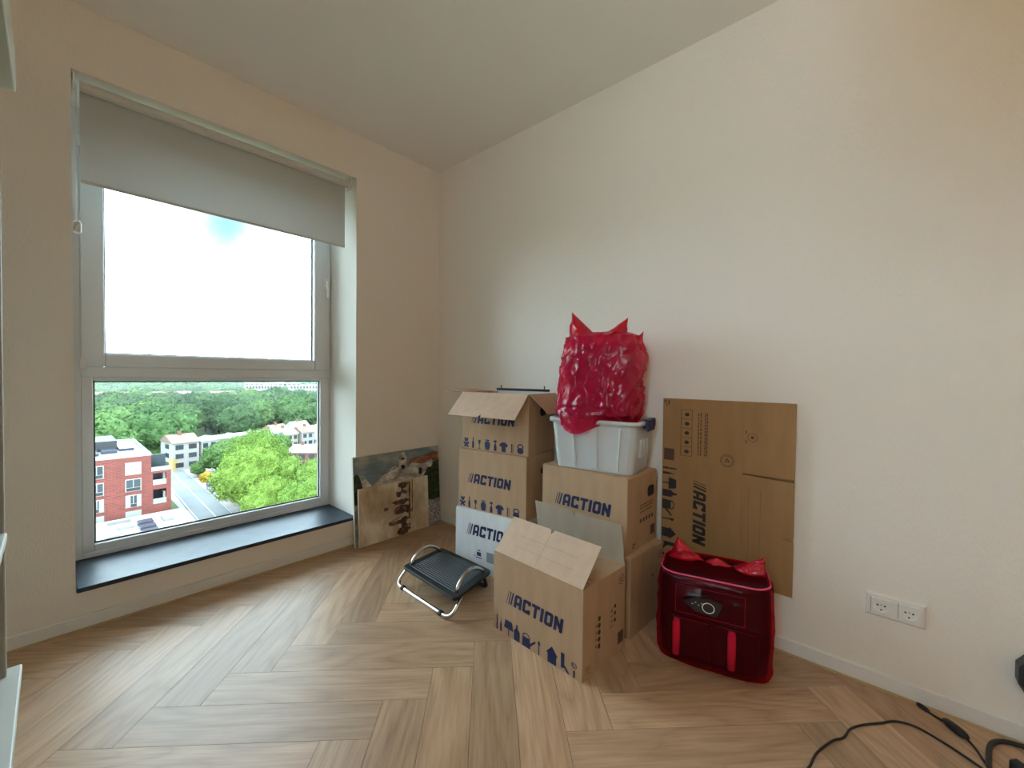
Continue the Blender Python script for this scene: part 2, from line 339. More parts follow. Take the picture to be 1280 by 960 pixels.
# ---------------------------------------------------------------- roller blind
bl = thing('roller_blind', 'grey roller blind pulled partly down at the top of the window', 'blind', (-1.285, .045, 2.328))
def bpart(m, n, ma, **k):
    off = Vector(bl.location); m.v = [tuple(Vector(p)-off) for p in m.v]; return m.build(n, ma, bl, **k)
bpart(MB().tube([(-1.862,.045,2.290),(-.69,.045,2.290)], .0215, 20), 'tube', 'blind_tube', smooth=False)
fb = MB(); fy = .0655
fb.box(-1.862, -.700, fy, fy+.0012, 1.898, 2.292)
bpart(fb, 'fabric', 'blind_fabric')
bpart(MB().box(-1.862,-.700,fy-.003,fy+.005,1.894,1.906), 'bottom_bar', 'blind_tube', bevel=.002)
for x in (-1.880, -.682):
    m = MB(); m.box(x-.003, x+.003, .015, .075, 2.255, 2.3275); m.box(x-.012, x+.012, .02, .07, 2.3235, 2.3275); m.tube([(x-.006,.045,2.285),(x+.006,.045,2.285)], .016, 14)
    bpart(m, 'bracket', 'white_plastic', bevel=.001)
ch = MB()
zz = 2.285
while zz > 1.70:
    for dy in (-.012, .012): ch.tube([(-1.873,.045+dy,zz),(-1.873,.045+dy,zz-.0035)], .0026, 6)
    zz -= .0062
bpart(ch, 'bead_chain', 'steel_white')
bpart(MB().tube([(-1.873,.045,1.725),(-1.873,.045,1.715),(-1.873,.045,1.680),(-1.873,.045,1.672)], [.008,.013,.013,.008], 14), 'chain_weight', 'white_plastic', smooth=True)

# ---------------------------------------------------------------- printed marks (flat ink polygons)
def rect(x0,y0,x1,y1): return [(x0,y0),(x1,y0),(x1,y1),(x0,y1)]
def disc(cx,cy,r,n=14,ry=None): return [(cx+r*math.cos(2*math.pi*i/n), cy+(ry or r)*math.sin(2*math.pi*i/n)) for i in range(n)]
def ringp(cx,cy,r,t,n=20,a0=0,a1=360):
    out = []
    for i in range(n):
        a, b = R(a0+(a1-a0)*i/n), R(a0+(a1-a0)*(i+1)/n)
        out.append([(cx+(r-t)*math.cos(a),cy+(r-t)*math.sin(a)),(cx+r*math.cos(a),cy+r*math.sin(a)),(cx+r*math.cos(b),cy+r*math.sin(b)),(cx+(r-t)*math.cos(b),cy+(r-t)*math.sin(b))])
    return out
S_ = .25
LET = {
 'A': [[(0,0),(S_,0),(S_,.8),(.12,1),(0,.8)], rect(.47,0,.72,.8), [(0,.78),(.72,.78),(.60,1),(.12,1)], rect(.2,.24,.5,.46)],
 'C': [rect(0,.12,S_,.88), [(.0,.12),(.12,0),(.72,0),(.72,.24),(0,.24)], [(0,.76),(.72,.76),(.72,1),(.12,1),(0,.88)], rect(.47,.66,.72,.9), rect(.47,.1,.72,.34)],
 'T': [rect(0,.76,.72,1), rect(.235,0,.485,.8)],
 'I': [rect(0,0,.26,1)],
 'O': [rect(0,.12,S_,.88), rect(.47,.12,.72,.88), [(0,.14),(.12,0),(.60,0),(.72,.14),(.72,.24),(0,.24)], [(0,.76),(.72,.76),(.72,.86),(.60,1),(.12,1),(0,.86)]],
 'N': [rect(0,0,S_,1), rect(.47,0,.72,1), [(.14,1),(.0,1),(.0,.8),(.56,0),(.72,0),(.72,.2),(.18,1)]]}
def action_logo(h=.056, total=.252):
    out = []; x = 0; adv = []
    for c in 'ACTION':
        wd = .26 if c == 'I' else .72; adv.append((c, x)); x += wd + .10
    x -= .10; sx = total/x
    for c, xo in adv:
        for p in LET[c]: out.append([((xo+a)*sx + b*h*.16, b*h) for a, b in p])
    for k, (xo, t) in enumerate(((-.040,.003),(-.027,.005),(-.013,.008))):
        out.append([(xo-t,0),(xo,0),(xo+h*.28,h),(xo+h*.28-t,h)])
    return out
def poly_o(pts, ox, oy, s=1): return [(ox+x*s, oy+y*s) for x, y in pts]
ICON = {
 'bear': [disc(0,.30,.17), disc(0,.68,.17), disc(-.15,.84,.07), disc(.15,.84,.07), disc(-.2,.42,.1), disc(.2,.42,.1), disc(-.14,.1,.1), disc(.14,.1,.1)],
 'bottle': [[(-.1,0),(.1,0),(.1,.5),(.04,.68),(.04,1),(-.04,1),(-.04,.68),(-.1,.5)]],
 'glass': [rect(-.12,0,.12,.06), rect(-.035,.05,.035,.5), [(-.08,.45),(.08,.45),(.14,.8),(-.14,.8)]],
 'vase': [[(-.16,0),(.16,0),(.24,.3),(.24,.6),(.1,.78),(-.1,.78),(-.24,.6),(-.24,.3)], rect(-.18,.82,.18,.92)],
 'spray': [[(-.12,0),(.12,0),(.12,.4),(.04,.62),(-.04,.62),(-.12,.4)], rect(-.03,.6,.05,.8), [(-.18,.78),(.14,.78),(.12,.94),(-.1,.94)]],
 'shirt': [[(-.18,0),(.18,0),(.18,.5),(.30,.42),(.38,.62),(.16,.84),(-.16,.84),(-.38,.62),(-.30,.42),(-.18,.5)]],
 'book': [rect(-.12,.02,-.04,.8), rect(.02,.02,.05,.8), rect(.08,.02,.10,.8)],
 'kettlebell': [disc(0,.28,.27)] + ringp(0,.62,.26,.10,14,-50,230),
 'knife': [[(-.05,0),(.05,0),(.05,.45),(-.05,.45)], [(-.04,.48),(.06,.48),(.02,1),(-.03,.95)]],
 'chisel': [rect(-.06,0,.06,.5), [(-.04,.5),(.04,.5),(0,.95)]],
 'lamp': [rect(-.03,0,.03,.45), [(-.34,.42),(.34,.42),(.24,.95),(-.24,.95)]],
 'jar': [[(-.2,0),(.2,0),(.2,.6),(.05,.8),(-.05,.8),(-.2,.6)], rect(-.06,.78,.06,1)],
 'can': [[(-.3,0),(.26,0),(.22,.6),(-.26,.6)], [(.2,.1),(.62,.62),(.56,.68),(.18,.3)]] + ringp(-.02,.6,.26,.06,12,0,180),
 'spoon': [rect(-.035,0,.035,.6), disc(0,.7,.08,10,.14)],
 'house': [rect(-.26,0,.26,.55), [(-.36,.52),(.36,.52),(0,1)]],
 'boot': [[(-.1,.12),(.1,.2),(.3,.0),(.36,.0),(.36,.1),(.1,.4),(.1,1),(-.1,1)]],
 'whisk': [rect(-.05,0,.05,.4)] + ringp(0,.68,.16,.035,14) + ringp(0,.68,.09,.03,12)}
def icons(names, xs, h=.052, z=.006):
    out = []
    for nme, x in zip(names, xs):
        for p in ICON[nme]: out.append(poly_o(p, x, z, h))
    return out
def icon_parts(parent, names, xs, h=.052, z=.006, turn_=None, ink='ink_blue', y=-.0009):
    for nme, x in zip(names, xs):
        polys = [[(x + px_*h*1.45, z + pz_*h*1.18) for px_, pz_ in p] for p in ICON[nme]]
        if turn_: polys = turn_(polys)
        m = MB()
        for p in polys: m.poly([(a, y, b) for a, b in p])
        m.build(nme + '_icon', ink, parent, recalc=False)
def print_front(parent, polys, name='lettering', ink='ink_blue', y=-.0009):
    m = MB()
    for p in polys: m.poly([(a, y, b) for a, b in p])
    o = m.build(name, ink, parent, recalc=False)
    if name in ('printed_marks','small_print','recycling_mark','hand_mark','pictograms'): o['kind'] = 'stuff'
    return o
def print_side(parent, polys, x, name='printed_marks', ink='ink_brown_dark'):
    m = MB()
    for p in polys: m.poly([(x+.0009, a, b) for a, b in p])
    o = m.build(name, ink, parent, recalc=False)
    if name in ('printed_marks','small_print','recycling_mark','hand_mark','pictograms'): o['kind'] = 'stuff'
    return o
def shift(polys, dx, dz): return [[(a+dx, b+dz) for a, b in p] for p in polys]
SET_A = ('bear','bottle','glass','vase','spray','shirt','book','kettlebell')
SET_B = ('knife','chisel','lamp','jar','can','spoon','house','boot','whisk')
def text_lines(y0, y1, zs, h, seed):
    rr = random.Random(seed); out = []
    for z in zs:
        y = y0
        while y < y1:
            wd = rr.uniform(.006,.016)
            out.append(rect(y, z, min(y+wd, y1), z+h)); y += wd+.004
    return out
def side_marks():
    out = ringp(.262,.285,.018,.003,20) + [disc(.262,.285,.008,3)]
    return out

# ---------------------------------------------------------------- cartons
CT = .004
def carton_body(t, L, Dp, Ht, material='kraft', inside='kraft_inside', floor_=True):
    m = MB()
    m.box(0, L, 0, CT, 0, Ht); m.box(0, L, Dp-CT, Dp, 0, Ht); m.box(0, CT, CT, Dp-CT, 0, Ht); m.box(L-CT, L, CT, Dp-CT, 0, Ht)
    m.box(CT, L-CT, CT, Dp-CT, 0, CT)
    return m.build('body', material, t, bevel=.0012)
def notch_flap(t, L, ln, origin, along, outd, mats=('kraft_inside',), notch=True, inset=.003, thick=.0035, creases=True):
    """flap hinged on the line origin + along*s; extends ln along outd (3d unit)"""
    o, a, d = Vector(origin), Vector(along).normalized(), Vector(outd).normalized(); nrm = a.cross(d)
    pts = [(inset, 0), (L-inset, 0), (L-inset, ln)]
    if notch: pts += [(L*.52, ln), (L*.495, ln-.022), (L*.47, ln)]
    pts += [(inset, ln)]
    m = MB(); m.prism(pts, lambda x, y, k: o + a*x + d*y + nrm*(thick*(k-.5)))
    f = m.build('flap', list(mats), t)
    if creases:
        c = MB()
        for x in (L*.495,):
            for s in (1,-1): c.poly([o+a*(x-.0012)+d*.004+nrm*(thick*.5+.0004)*s, o+a*(x+.0012)+d*.004+nrm*(thick*.5+.0004)*s, o+a*(x+.0012)+d*(ln-.024)+nrm*(thick*.5+.0004)*s, o+a*(x-.0012)+d*(ln-.024)+nrm*(thick*.5+.0004)*s])
        c.build('crease', 'kraft', f, recalc=False)
        p = MB()
        for yy in (ln*.30, ln*.58):
            x = L*.2
            while x < L*.84:
                for s in (1,-1): p.poly([o+a*x+d*yy+nrm*(thick*.5+.0005)*s, o+a*(x+.004)+d*yy+nrm*(thick*.5+.0005)*s, o+a*(x+.004)+d*(yy+.0012)+nrm*(thick*.5+.0005)*s, o+a*x+d*(yy+.0012)+nrm*(thick*.5+.0005)*s])
                x += .008
        p.build('perforation', 'ink_brown', f, recalc=False)['kind'] = 'stuff'
    return f
def closed_top(t, L, Dp, Ht, material='kraft'):
    for k, (y0, y1) in enumerate(((.0015, Dp/2-.001), (Dp/2+.001, Dp-.0015))):
        MB().box(.0015, L-.0015, y0, y1, Ht+.0003, Ht+.0043).build('flap', material, t, bevel=.001)

# column by the corner -------------------------------------------------------
HW = .331
t = thing('cardboard_box', 'white printed moving box at the bottom of the stack behind the footrest', 'box', (-.400, -.684, 0), R(-82))
carton_body(t, .455, .293, HW, 'card_white'); closed_top(t, .455, .293, HW, 'card_white')
print_front(t, shift(action_logo(.062,.25), .125, .198))
print_front(t, [rect(.162,.118,.182,.124), rect(.157,.09,.187,.112), rect(.150,.078,.192,.083), rect(.140,.084,.146,.09)], 'printed_marks', 'ink_blue')
print_front(t, [rect(.225,.07,.275,.125)], 'barcode', 'ink_grey')
z2 = HW + .0045
t = thing('cardboard_box', 'closed brown moving box with toy and bottle icons, standing on the white box', 'box', (-.380, -.683, z2), R(-83))
carton_body(t, .465, .293, HW); closed_top(t, .465, .293, HW)
print_front(t, shift(action_logo(.055,.25), .112, .148)); icon_parts(t, SET_A, (.033,.083,.129,.185,.24,.297,.355,.405))
print_side(t, ringp(.16,.24,.018,.018,14), .465, 'hand_hole', 'hole_dark')
z3 = z2 + HW + .0045
B3L, B3D, B3H = .455, .285, .322
t = thing('cardboard_box', 'open brown moving box with flaps folded outward, topmost of its stack', 'box', (-.356, -.683, z3), R(-82.4)); box3 = t
carton_body(t, B3L, B3D, B3H)
print_front(t, shift(action_logo(.055,.25), .112, .148)); icon_parts(t, SET_A, (.033,.083,.129,.185,.24,.297,.355,.405))
notch_flap(t, B3L, .178, (0,0,B3H+.001), (1,0,0), (0,-math.cos(R(44)),-math.sin(R(44))), notch=True, creases=False)
notch_flap(t, B3D, .150, (B3L,0,B3H+.001), (0,1,0), (math.cos(R(40)),0,-math.sin(R(40))), mats=('kraft',), notch=False, creases=False)
notch_flap(t, B3D, .150, (0,0,B3H+.001), (0,1,0), (-math.cos(R(3)),0,math.sin(R(3))), notch=False, creases=False)
print_side(t, [[(.115,.215),(.125,.202),(.165,.202),(.175,.215),(.175,.235),(.165,.248),(.125,.248),(.115,.235)]], B3L, 'hand_hole', 'hole_dark')
# things inside the open box
t = thing('rail_panel', 'white panel with a black top rail and pegs sticking out of the open box', 'rail', (-.105, -.70, z3+.005), R(-82.4))
MB().box(.03, .375, -.006, .006, 0, .335).build('panel', 'rail_white', t, bevel=.002)
MB().box(.02, .385, -.010, .010, .325, .339).build('rail', 'black_plastic', t, bevel=.002)
for x in (.05, .355): MB().tube([(x,0,.339),(x,0,.350),(x,-.001,.356)], [.003,.003,.0055], 8).build('peg', 'black_plastic', t, smooth=True)

# column beside it -----------------------------------------------------------
t = thing('cardboard_box', 'closed brown moving box hidden low under another box, beside the red wrapped appliance', 'box', (-.331, -1.275, 0), R(-93.3))
carton_body(t, .465, .293, HW); closed_top(t, .465, .293, HW)
print_side(t, side_marks() + [rect(.19,.20,.20,.215)], .465)
t = thing('cardboard_box', 'closed brown moving box carrying the white storage tub', 'box', (-.340, -1.263, z2), R(-90.5)); boxB = t
BL_ = .450; BH = .322
carton_body(t, BL_, .293, BH); closed_top(t, BL_, .293, BH)
print_front(t, shift(action_logo(.056,.248), .120, .148)); icon_parts(t, SET_A, (.033,.083,.129,.185,.24,.297,.355,.405))
hh = [(.195,.225),(.205,.212),(.255,.212),(.265,.225),(.265,.248),(.255,.261),(.205,.261),(.195,.248)]
print_side(t, [hh], BL_, 'hand_hole', 'hole_dark')
print_side(t, text_lines(.12,.255,(.185,.172),.006,3) + text_lines(.12,.25,(.155,),.006,4) + [rect(.12+.03*i,.11,.138+.03*i,.128) for i in range(5)] + [rect(.05,.03,.08,.036), rect(.05,.018,.075,.023)] + [rect(.23,.03,.275,.075)], BL_)
# white storage tub
TH = .232
zt = z2 + BH + .0048
t = thing('storage_tub', 'translucent white plastic storage tub with blue clip handles, on a box', 'tub', (-.190, -1.503, zt), R(-81.5)); tub = t
def rrect(hw, hd, r, z, n=6, cx=0, cy=0):
    out = []
    for (sx, sy, a0) in ((1,1,0),(-1,1,90),(-1,-1,180),(1,-1,270)):
        for i in range(n+1):
            a = R(a0+90*i/n); out.append(Vector((cx+sx*(hw-r)+r*math.cos(a), cy+sy*(hd-r)+r*math.sin(a), z)))
    return out
m = MB()
outer = [rrect(.180,.120,.03,0), rrect(.184,.124,.035,.004), rrect(.206,.142,.035,TH-.012), rrect(.208,.144,.035,TH)]
inner = [rrect(.204,.140,.033,TH), rrect(.200,.137,.033,TH-.012), rrect(.179,.119,.032,.006)]
m.loft(outer+inner); m.build('body', 'bin_plastic', t, smooth=False)
m = MB(); m.loft([rrect(.207,.143,.035,TH-.016), rrect(.218,.153,.04,TH-.016), rrect(.220,.155,.042,TH-.004), rrect(.216,.151,.04,TH+.003), rrect(.207,.143,.035,TH+.003)], cap=False)
m.build('rim', 'bin_plastic', t, smooth=True)
for x0, x1 in ((-.085,-.075),(-.005,.030),(.118,.126)):
    f = lambda z: .1225 + (z-.004)*(.018/.22)
    m = MB(); z0_, z1_ = .012, TH-.03
    sl = 1.12
    m.add([(x0,-f(z0_)-.008,z0_),(x1,-f(z0_)-.008,z0_),(x1,-f(z0_)+.004,z0_),(x0,-f(z0_)+.004,z0_),(x0*sl,-f(z1_)-.008,z1_),(x1*sl,-f(z1_)-.008,z1_),(x1*sl,-f(z1_)+.004,z1_),(x0*sl,-f(z1_)+.004,z1_)],
          [(3,2,1,0),(4,5,6,7),(0,1,5,4),(1,2,6,5),(2,3,7,6),(3,0,4,7)])
    m.build('rib', 'bin_plastic', t, bevel=.003)
for x0 in (-.05, .0, .05):
    g = .1845; m = MB(); m.box(.190, .206, x0-.012, x0+.012, .07, .15); m.build('rib', 'bin_plastic', t, bevel=.003)
for s in (1,-1):
    m = MB(); m.box(s*.205-.012+s*.012, s*.205+.014+s*.012, -.055, .075, TH-.030, TH+.010)
    m.box(s*.205-.006+s*.02, s*.205+.006+s*.02, -.04, .06, TH-.045, TH-.025)
    m.build('clip_handle', 'blue_plastic', t, bevel=.006)

# red bag standing in/on the tub
def sup(hw, hd, e, n, z, cx=0, cy=0):
    out = []
    for i in range(n):
        a = 2*math.pi*i/n; c, s = math.cos(a), math.sin(a)
        out.append(Vector((cx+hw*math.copysign(abs(c)**(2/e), c), cy+hd*math.copysign(abs(s)**(2/e), s), z)))
    return out
def wrinkle(p, c, amp, seed):
    q = p*9 + Vector((seed, seed*1.7, 0)); d = (p-c); d.z = 0
    if d.length < 1e-6: return p
    d.normalize()
    w_ = Vector((noise.noise(q*.7), noise.noise(q*.7+Vector((5,1,2))), noise.noise(q*.7+Vector((1,7,3)))))*.9
    rdg = lambda v: (1-min(1, abs(noise.noise(v))*2.2))**2
    k = .8*abs(noise.noise(q*.55)) + .7*(1-rdg(Vector((q.x*1.3, q.y*1.3, q.z*.7))+w_)) + .4*(1-rdg(q*2.1+w_*1.5)) - .3
    return p - d*(k*amp)
def bag_mesh(prof, n, e, amp, seed, sub=4):
    """prof: list of (z, hw, hd, cx, cy)"""
    rings = []
    for i in range(len(prof)-1):
        for k in range(sub):
            f = k/sub; a, b = prof[i], prof[i+1]
            z, hw, hd, cx, cy = [a[j]+(b[j]-a[j])*f for j in range(5)]
            rings.append((z,hw,hd,cx,cy))
    rings.append(prof[-1])
    m = MB(); out = []
    for (z,hw,hd,cx,cy) in rings:
        c = Vector((cx,cy,z)); out.append([wrinkle(p, c, amp, seed) for p in sup(hw,hd,e,n,z,cx,cy)])
    m.loft(out); return m, out
def ear(base_a, base_b, tip, bulge, n=8, thick=.0025):
    a, b, t_ = Vector(base_a), Vector(base_b), Vector(tip); bu = Vector(bulge); rows = []
    for i in range(n+1):
        f = i/n; l, r_ = a.lerp(t_, f), b.lerp(t_, f); row = []
        for j in range(7):
            g = j/6; p = l.lerp(r_, g) + bu*math.sin(math.pi*g)*(1-f)*1.0
            p += bu.normalized()*.016*noise.noise(p*34); row.append(p)
        rows.append(row)
    m = MB(); vs = [p for row in rows for p in row]; fs = [(i*7+j, i*7+j+1, (i+1)*7+j+1, (i+1)*7+j) for i in range(n) for j in range(6)]
    m.add(vs, fs); return m
bagz = zt + TH
t = thing('plastic_bag', 'stuffed red plastic bag standing in the white storage tub', 'bag', (-.200, -1.502, bagz-.035), R(-84)); bag = t; t.scale = (.95, 1.0, 1.14)
prof = [(0,.170,.112,0,0),(.035,.188,.124,0,0),(.05,.206,.148,-.004,-.004),(.09,.212,.156,-.006,-.003),(.17,.214,.150,-.004,0),(.27,.212,.146,.004,0),(.335,.204,.140,.006,0),(.368,.185,.120,.004,0),(.382,.14,.085,0,0),(.388,.07,.04,0,0)]
m, rg = bag_mesh(prof, 120, 3.2, .024, 1.3, 8)
for ring in rg:
    for p in ring:
        if p.y < -.03 and p.z < .075 and -.205 < p.x < .085:
            g = (p.x+.205)/.29; dip = math.sin(math.pi*g)**.6; f = 1-p.z/.075
            p.y = p.y*(1-dip) + dip*min(p.y, -.1655 - .010*math.sin(math.pi*min(1,f*1.2)) + .004*noise.noise(p*45)); p.z = p.z*(1-dip) + dip*(.072 - .098*f*dip)
m = MB(); m.loft(rg, cap=False); m.poly(rg[-1])
m.build('film', 'red_film', t, smooth=True)
m = MB(); m.loft([sup(*q) for q in ((.13,.08,3,24,.04),(.160,.100,3,24,.10),(.160,.100,3,24,.29),(.12,.075,3,24,.33))]); m.build('contents', 'cloth_bundle', t, smooth=True)
def fold(pts_rows, name, material, parent, smooth=True):
    n = len(pts_rows[0]); m = MB(); m.add([p for r_ in pts_rows for p in r_], [(i*n+j,i*n+j+1,(i+1)*n+j+1,(i+1)*n+j) for i in range(len(pts_rows)-1) for j in range(n-1)])
    o = m.build(name, material, parent, smooth=smooth); s = o.modifiers.new('solid','SOLIDIFY'); s.thickness = .0012; return o
m = ear((-.180,-.03,.325),(-.005,-.06,.372),(-.160,-.02,.480),(0,-.045,.01)); e_ = m.build('tied_ear', 'red_film_ear', t, smooth=True); s = e_.modifiers.new('solid','SOLIDIFY'); s.thickness = .002
m = ear((.02,-.045,.368),(.140,-.04,.345),(.135,-.015,.440),(0,-.035,.0)); e_ = m.build('tied_ear', 'red_film_ear', t, smooth=True); s = e_.modifiers.new('solid','SOLIDIFY'); s.thickness = .002
m = ear((.12,.03,.33),(.205,.0,.31),(.198,.02,.385),(0,-.02,.0)); e_ = m.build('tied_ear', 'red_film', t, smooth=True); s = e_.modifiers.new('solid','SOLIDIFY'); s.thickness = .002

# front open box ------------------------------------------------------------
t = thing('cardboard_box', 'large open brown moving box on the floor with raised flaps and garden tool icons', 'box', (-.675, -1.261, 0), R(-93)); FB = t
FL_, FD, FH = .465, .293, .332
carton_body(t, FL_, FD, FH)
a = R(46); notch_flap(t, FL_, .168, (0,.002,FH+.001), (1,0,0), (0,math.cos(a),math.sin(a)))
a = R(80); notch_flap(t, FL_, .168, (0,FD-.002,FH+.001), (1,0,0), (0,-math.cos(a),math.sin(a)), mats=('kraft_grey',), creases=False)
MB().box(FL_-.150, FL_-.004, .005, FD-.005, FH-.012, FH-.0085).build('flap', 'kraft', t)
MB().box(.004, .150, .005, FD-.005, FH-.012, FH-.0085).build('flap', 'kraft', t)
rr = random.Random(5)
m = MB()
for k in range(10):
    x, y = rr.uniform(.36,.44), rr.uniform(.06,.10); m.poly([(x,y,FH-.008),(x+.012,y+.004,FH-.008),(x+.013,y+.007,FH-.008),(x,y+.003,FH-.008)])
m.build('scribble', 'ink_brown_dark', t, recalc=False)
print_front(t, shift(action_logo(.056,.250), .122, .137)); icon_parts(t, SET_B, (.024,.048,.094,.142,.196,.262,.327,.378,.430), .056, .002)
sm = [disc(.105,.19-.026*i,.009,9) for i in range(5)] + [rect(.098,.196-.026*i,.112,.20-.026*i) for i in range(5)] + [disc(.215,.195-.027*i,.008,8) for i in range(3)]
print_side(t, sm, FL_, 'printed_marks', 'ink_black')
print_side(t, ringp(.262,.285,.020,.003,22) + ringp(.262,.285,.009,.005,12,20,320) + [rect(.238,.03,.280,.078)], FL_, 'recycling_mark', 'ink_brown_dark')
print_side(t, [rect(.02,.040,.048,.044), rect(.02,.030,.048,.034), rect(.02,.02,.042,.023)] + text_lines(.185,.2,(.12,.14,.16,.18),.008,8) + text_lines(.08,.095,(.09,.115,.14,.165),.008,9), FL_, 'small_print', 'ink_brown')

# ---------------------------------------------------------------- flattened carton against the wall
t = thing('flattened_box', 'flattened brown moving box leaning on the wall behind the red wrapped appliance', 'cardboard', (-.003, -1.733, .235), R(-90))
FX = .338; FW = .520; FHt = .758; Zc = .458
def sheet(pts, y0, y1, name, material='kraft_flat'):
    m = MB(); m.prism(pts, lambda x, y, k: (x, y0 if k == 0 else y1, y)); return m.build(name, material, t)
lean = 0.0
sheet([(0,0),(FW-.004,0),(FW-.004,FHt),(0,FHt)], 0, -.004, 'rear_panel')
sheet([(0,0),(FX,0),(FX,FHt),(0,FHt)], -.0225, -.0265, 'front_panel')
sheet([(FX+.0005,.001),(FW,.001),(FW,Zc*.47),(FW-.036,Zc*.482),(FW,Zc*.515),(FW,Zc-.010),(FX+.0005,Zc-.003)], -.0228, -.0262, 'flap')
sheet([(FX+.0005,Zc+.002),(FW,Zc+.003),(FW,FHt-.001),(FX+.0005,FHt-.001)], -.0228, -.0262, 'flap')
MB().box(0,.004,-.0225,-.004,0,FHt).build('folded_edge','kraft_flat',t)
MB().box(0,FX,-.0225,-.004,FHt-.004,FHt).build('folded_edge','kraft_flat',t); MB().box(0,FX,-.0225,-.004,0,.004).build('folded_edge','kraft_flat',t)
def print_flat(polys, name, ink='ink_black', y=-.0272):
    m = MB()
    for p in polys: m.poly([(a, y, b) for a, b in p])
    o = m.build(name, ink, t, recalc=False)
    if name in ('printed_marks','small_print','recycling_mark','hand_mark','pictograms','perforation'): o['kind'] = 'stuff'
    return o
# the box lies on its side: its own up direction runs to the right, its left-right runs downward
turn = lambda polys: [[(b, Zc-a) for a, b in p] for p in polys]
print_flat(turn(shift(action_logo(.054,.235), .105, .143)), 'lettering')
icon_parts(t, SET_B, (.024,.048,.094,.142,.196,.262,.327,.378,.430), .056, .004, turn, 'ink_black', -.0272)
print_flat([rect(.008,.472,.055,.526)], 'barcode', 'ink_brown_dark')
print_flat([rect(.083+.0,.50,.085,.71), rect(.131,.50,.133,.71)] + [rect(.083,.50+.042*i,.133,.5015+.042*i) for i in range(6)] + [disc(.110,.521+.042*i,.011,7,.009) for i in range(5)], 'pictograms', 'ink_black')
print_flat([[(b, a) for a, b in p] for p in text_lines(.51,.70,(.158,.168,.186,.194),.005,21)], 'small_print', 'ink_brown_dark')
print_flat(ringp(.279,.503,.027,.002,26) + ringp(.279,.503,.021,.0015,24) + ringp(.279,.503,.012,.006,3,90,450), 'recycling_mark', 'ink_black')
print_flat(ringp(.372,.612,.018,.002,24) + [disc(.372,.612,.007,6)] + [rect(.347,.585,.351,.600), rect(.347,.625,.351,.640)], 'hand_mark', 'ink_brown_dark')
print_flat([rect(.006,.738,.012,.752), rect(.016,.72,.019,.752), rect(.024,.73,.03,.752)], 'small_print', 'ink_brown_dark')
pf = []
for x in (.362,.405):
    z = .02
    while z < .40: pf.append(rect(x, z, x+.0013, z+.005)); z += .009
print_flat(pf, 'perforation', 'ink_brown_dark', -.0270)

# ---------------------------------------------------------------- air fryer wrapped in a red bag
t = thing('air_fryer', 'black two drawer air fryer wrapped in thin red plastic on the floor', 'air fryer', (-.214, -2.018, 0), R(-75)); fry = t; t.scale = (1.16, 1.10, 1.05)
def ffront(z): return -.105 - .012*(1-abs(z-.16)/.2)
m = MB(); m.loft([rrect(.150,.085,.05,.006), rrect(.158,.095,.052,.02), rrect(.165,.102,.055,.12), rrect(.165,.103,.055,.24), rrect(.160,.100,.055,.305), rrect(.150,.090,.05,.325), rrect(.10,.06,.03,.328)])
m.build('housing', 'fryer_body', t, smooth=True)
m = MB()
for x0, x1 in ((-.128,-.004),(.004,.128)): m.box(x0, x1, -.111, -.09, .03, .175)
m.build('drawer_front', 'fryer_body', t, bevel=.008)
for hx_ in (-.105, .055):
    m = MB(); m.tube([(hx_,-.112,.165),(hx_,-.121,.155),(hx_,-.122,.10),(hx_,-.120,.042)], [.010,.012,.012,.011], 12); h_ = m.build('drawer_handle', 'fryer_handle', t, smooth=True)
m = MB(); m.box(-.112, .092, -.110, -.100, .188, .292); pnl = m.build('control_panel', 'fryer_body', t, bevel=.01)
m = MB()
for q in (rect(-.11,.290,.09,.2915), rect(-.11,.190,.09,.1915), rect(.0885,.19,.09,.29), rect(-.11,.19,-.1085,.29)): m.poly([(a_, -.1108, b_) for a_, b_ in q])
m.build('panel_outline', 'panel_line', pnl, recalc=False)
m = MB()
for q in ringp(-.012,.243,.0185,.003,24): m.poly([(a_,-.1402,b_) for a_,b_ in q])
m.build('dial_ring', 'dial_white', t, recalc=False)
m = MB(); m.prism([(-.085,.250),(-.05,.222),(.012,.216),(.028,.262),(-.01,.272),(-.05,.268)], lambda x, y, k: (x, -.100 if k == 0 else -.1395, y)); m.build('dial_panel', 'black_plastic', t)
m = MB()
for q in [rect(-.06+.009*i, .246+.007*(i%2), -.055+.009*i, .248+.007*(i%2)) for i in range(4)]: m.poly([(a_,-.1402,b_) for a_,b_ in q])
m.build('dial_marks', 'dial_white', t, recalc=False)
prof = [(.001,.150,.090,0,0),(.006,.168,.110,0,-.004),(.03,.173,.124,0,-.014),(.10,.177,.129,0,-.018),(.18,.177,.129,0,-.018),(.26,.175,.122,0,-.012),(.315,.170,.114,0,-.004),(.333,.160,.105,0,0)]
m, rg = bag_mesh(prof, 80, 4.0, .007, 4.1, 6)
m.build('plastic_wrap', 'red_film_thin', t, smooth=True)
m = MB(); ringpts = [p + Vector((0,0,.001)) for p in rrect(.160,.106,.055,.326)]; m.tube([p for p in ringpts], .0032, 8, closed=True)
translucent_mat('pink_edge', (.85,.10,.25), (.9,.1,.2), .2, .25)
m.build('stretched_edge', 'pink_edge', t, smooth=True)
for b_a, b_b, tp, bu in (((-.145,.02,.332),(-.03,.035,.334),(-.118,.03,.408),(0,-.03,.0)), ((.055,.03,.334),(.150,-.005,.330),(.150,.02,.392),(0,-.03,.0)), ((-.03,.03,.332),(.06,.03,.332),(.01,.03,.352),(0,-.02,.0))):
    e_ = ear(b_a, b_b, tp, bu).build('tied_ear', 'red_film_ear', t, smooth=True); s = e_.modifiers.new('solid','SOLIDIFY'); s.thickness = .002

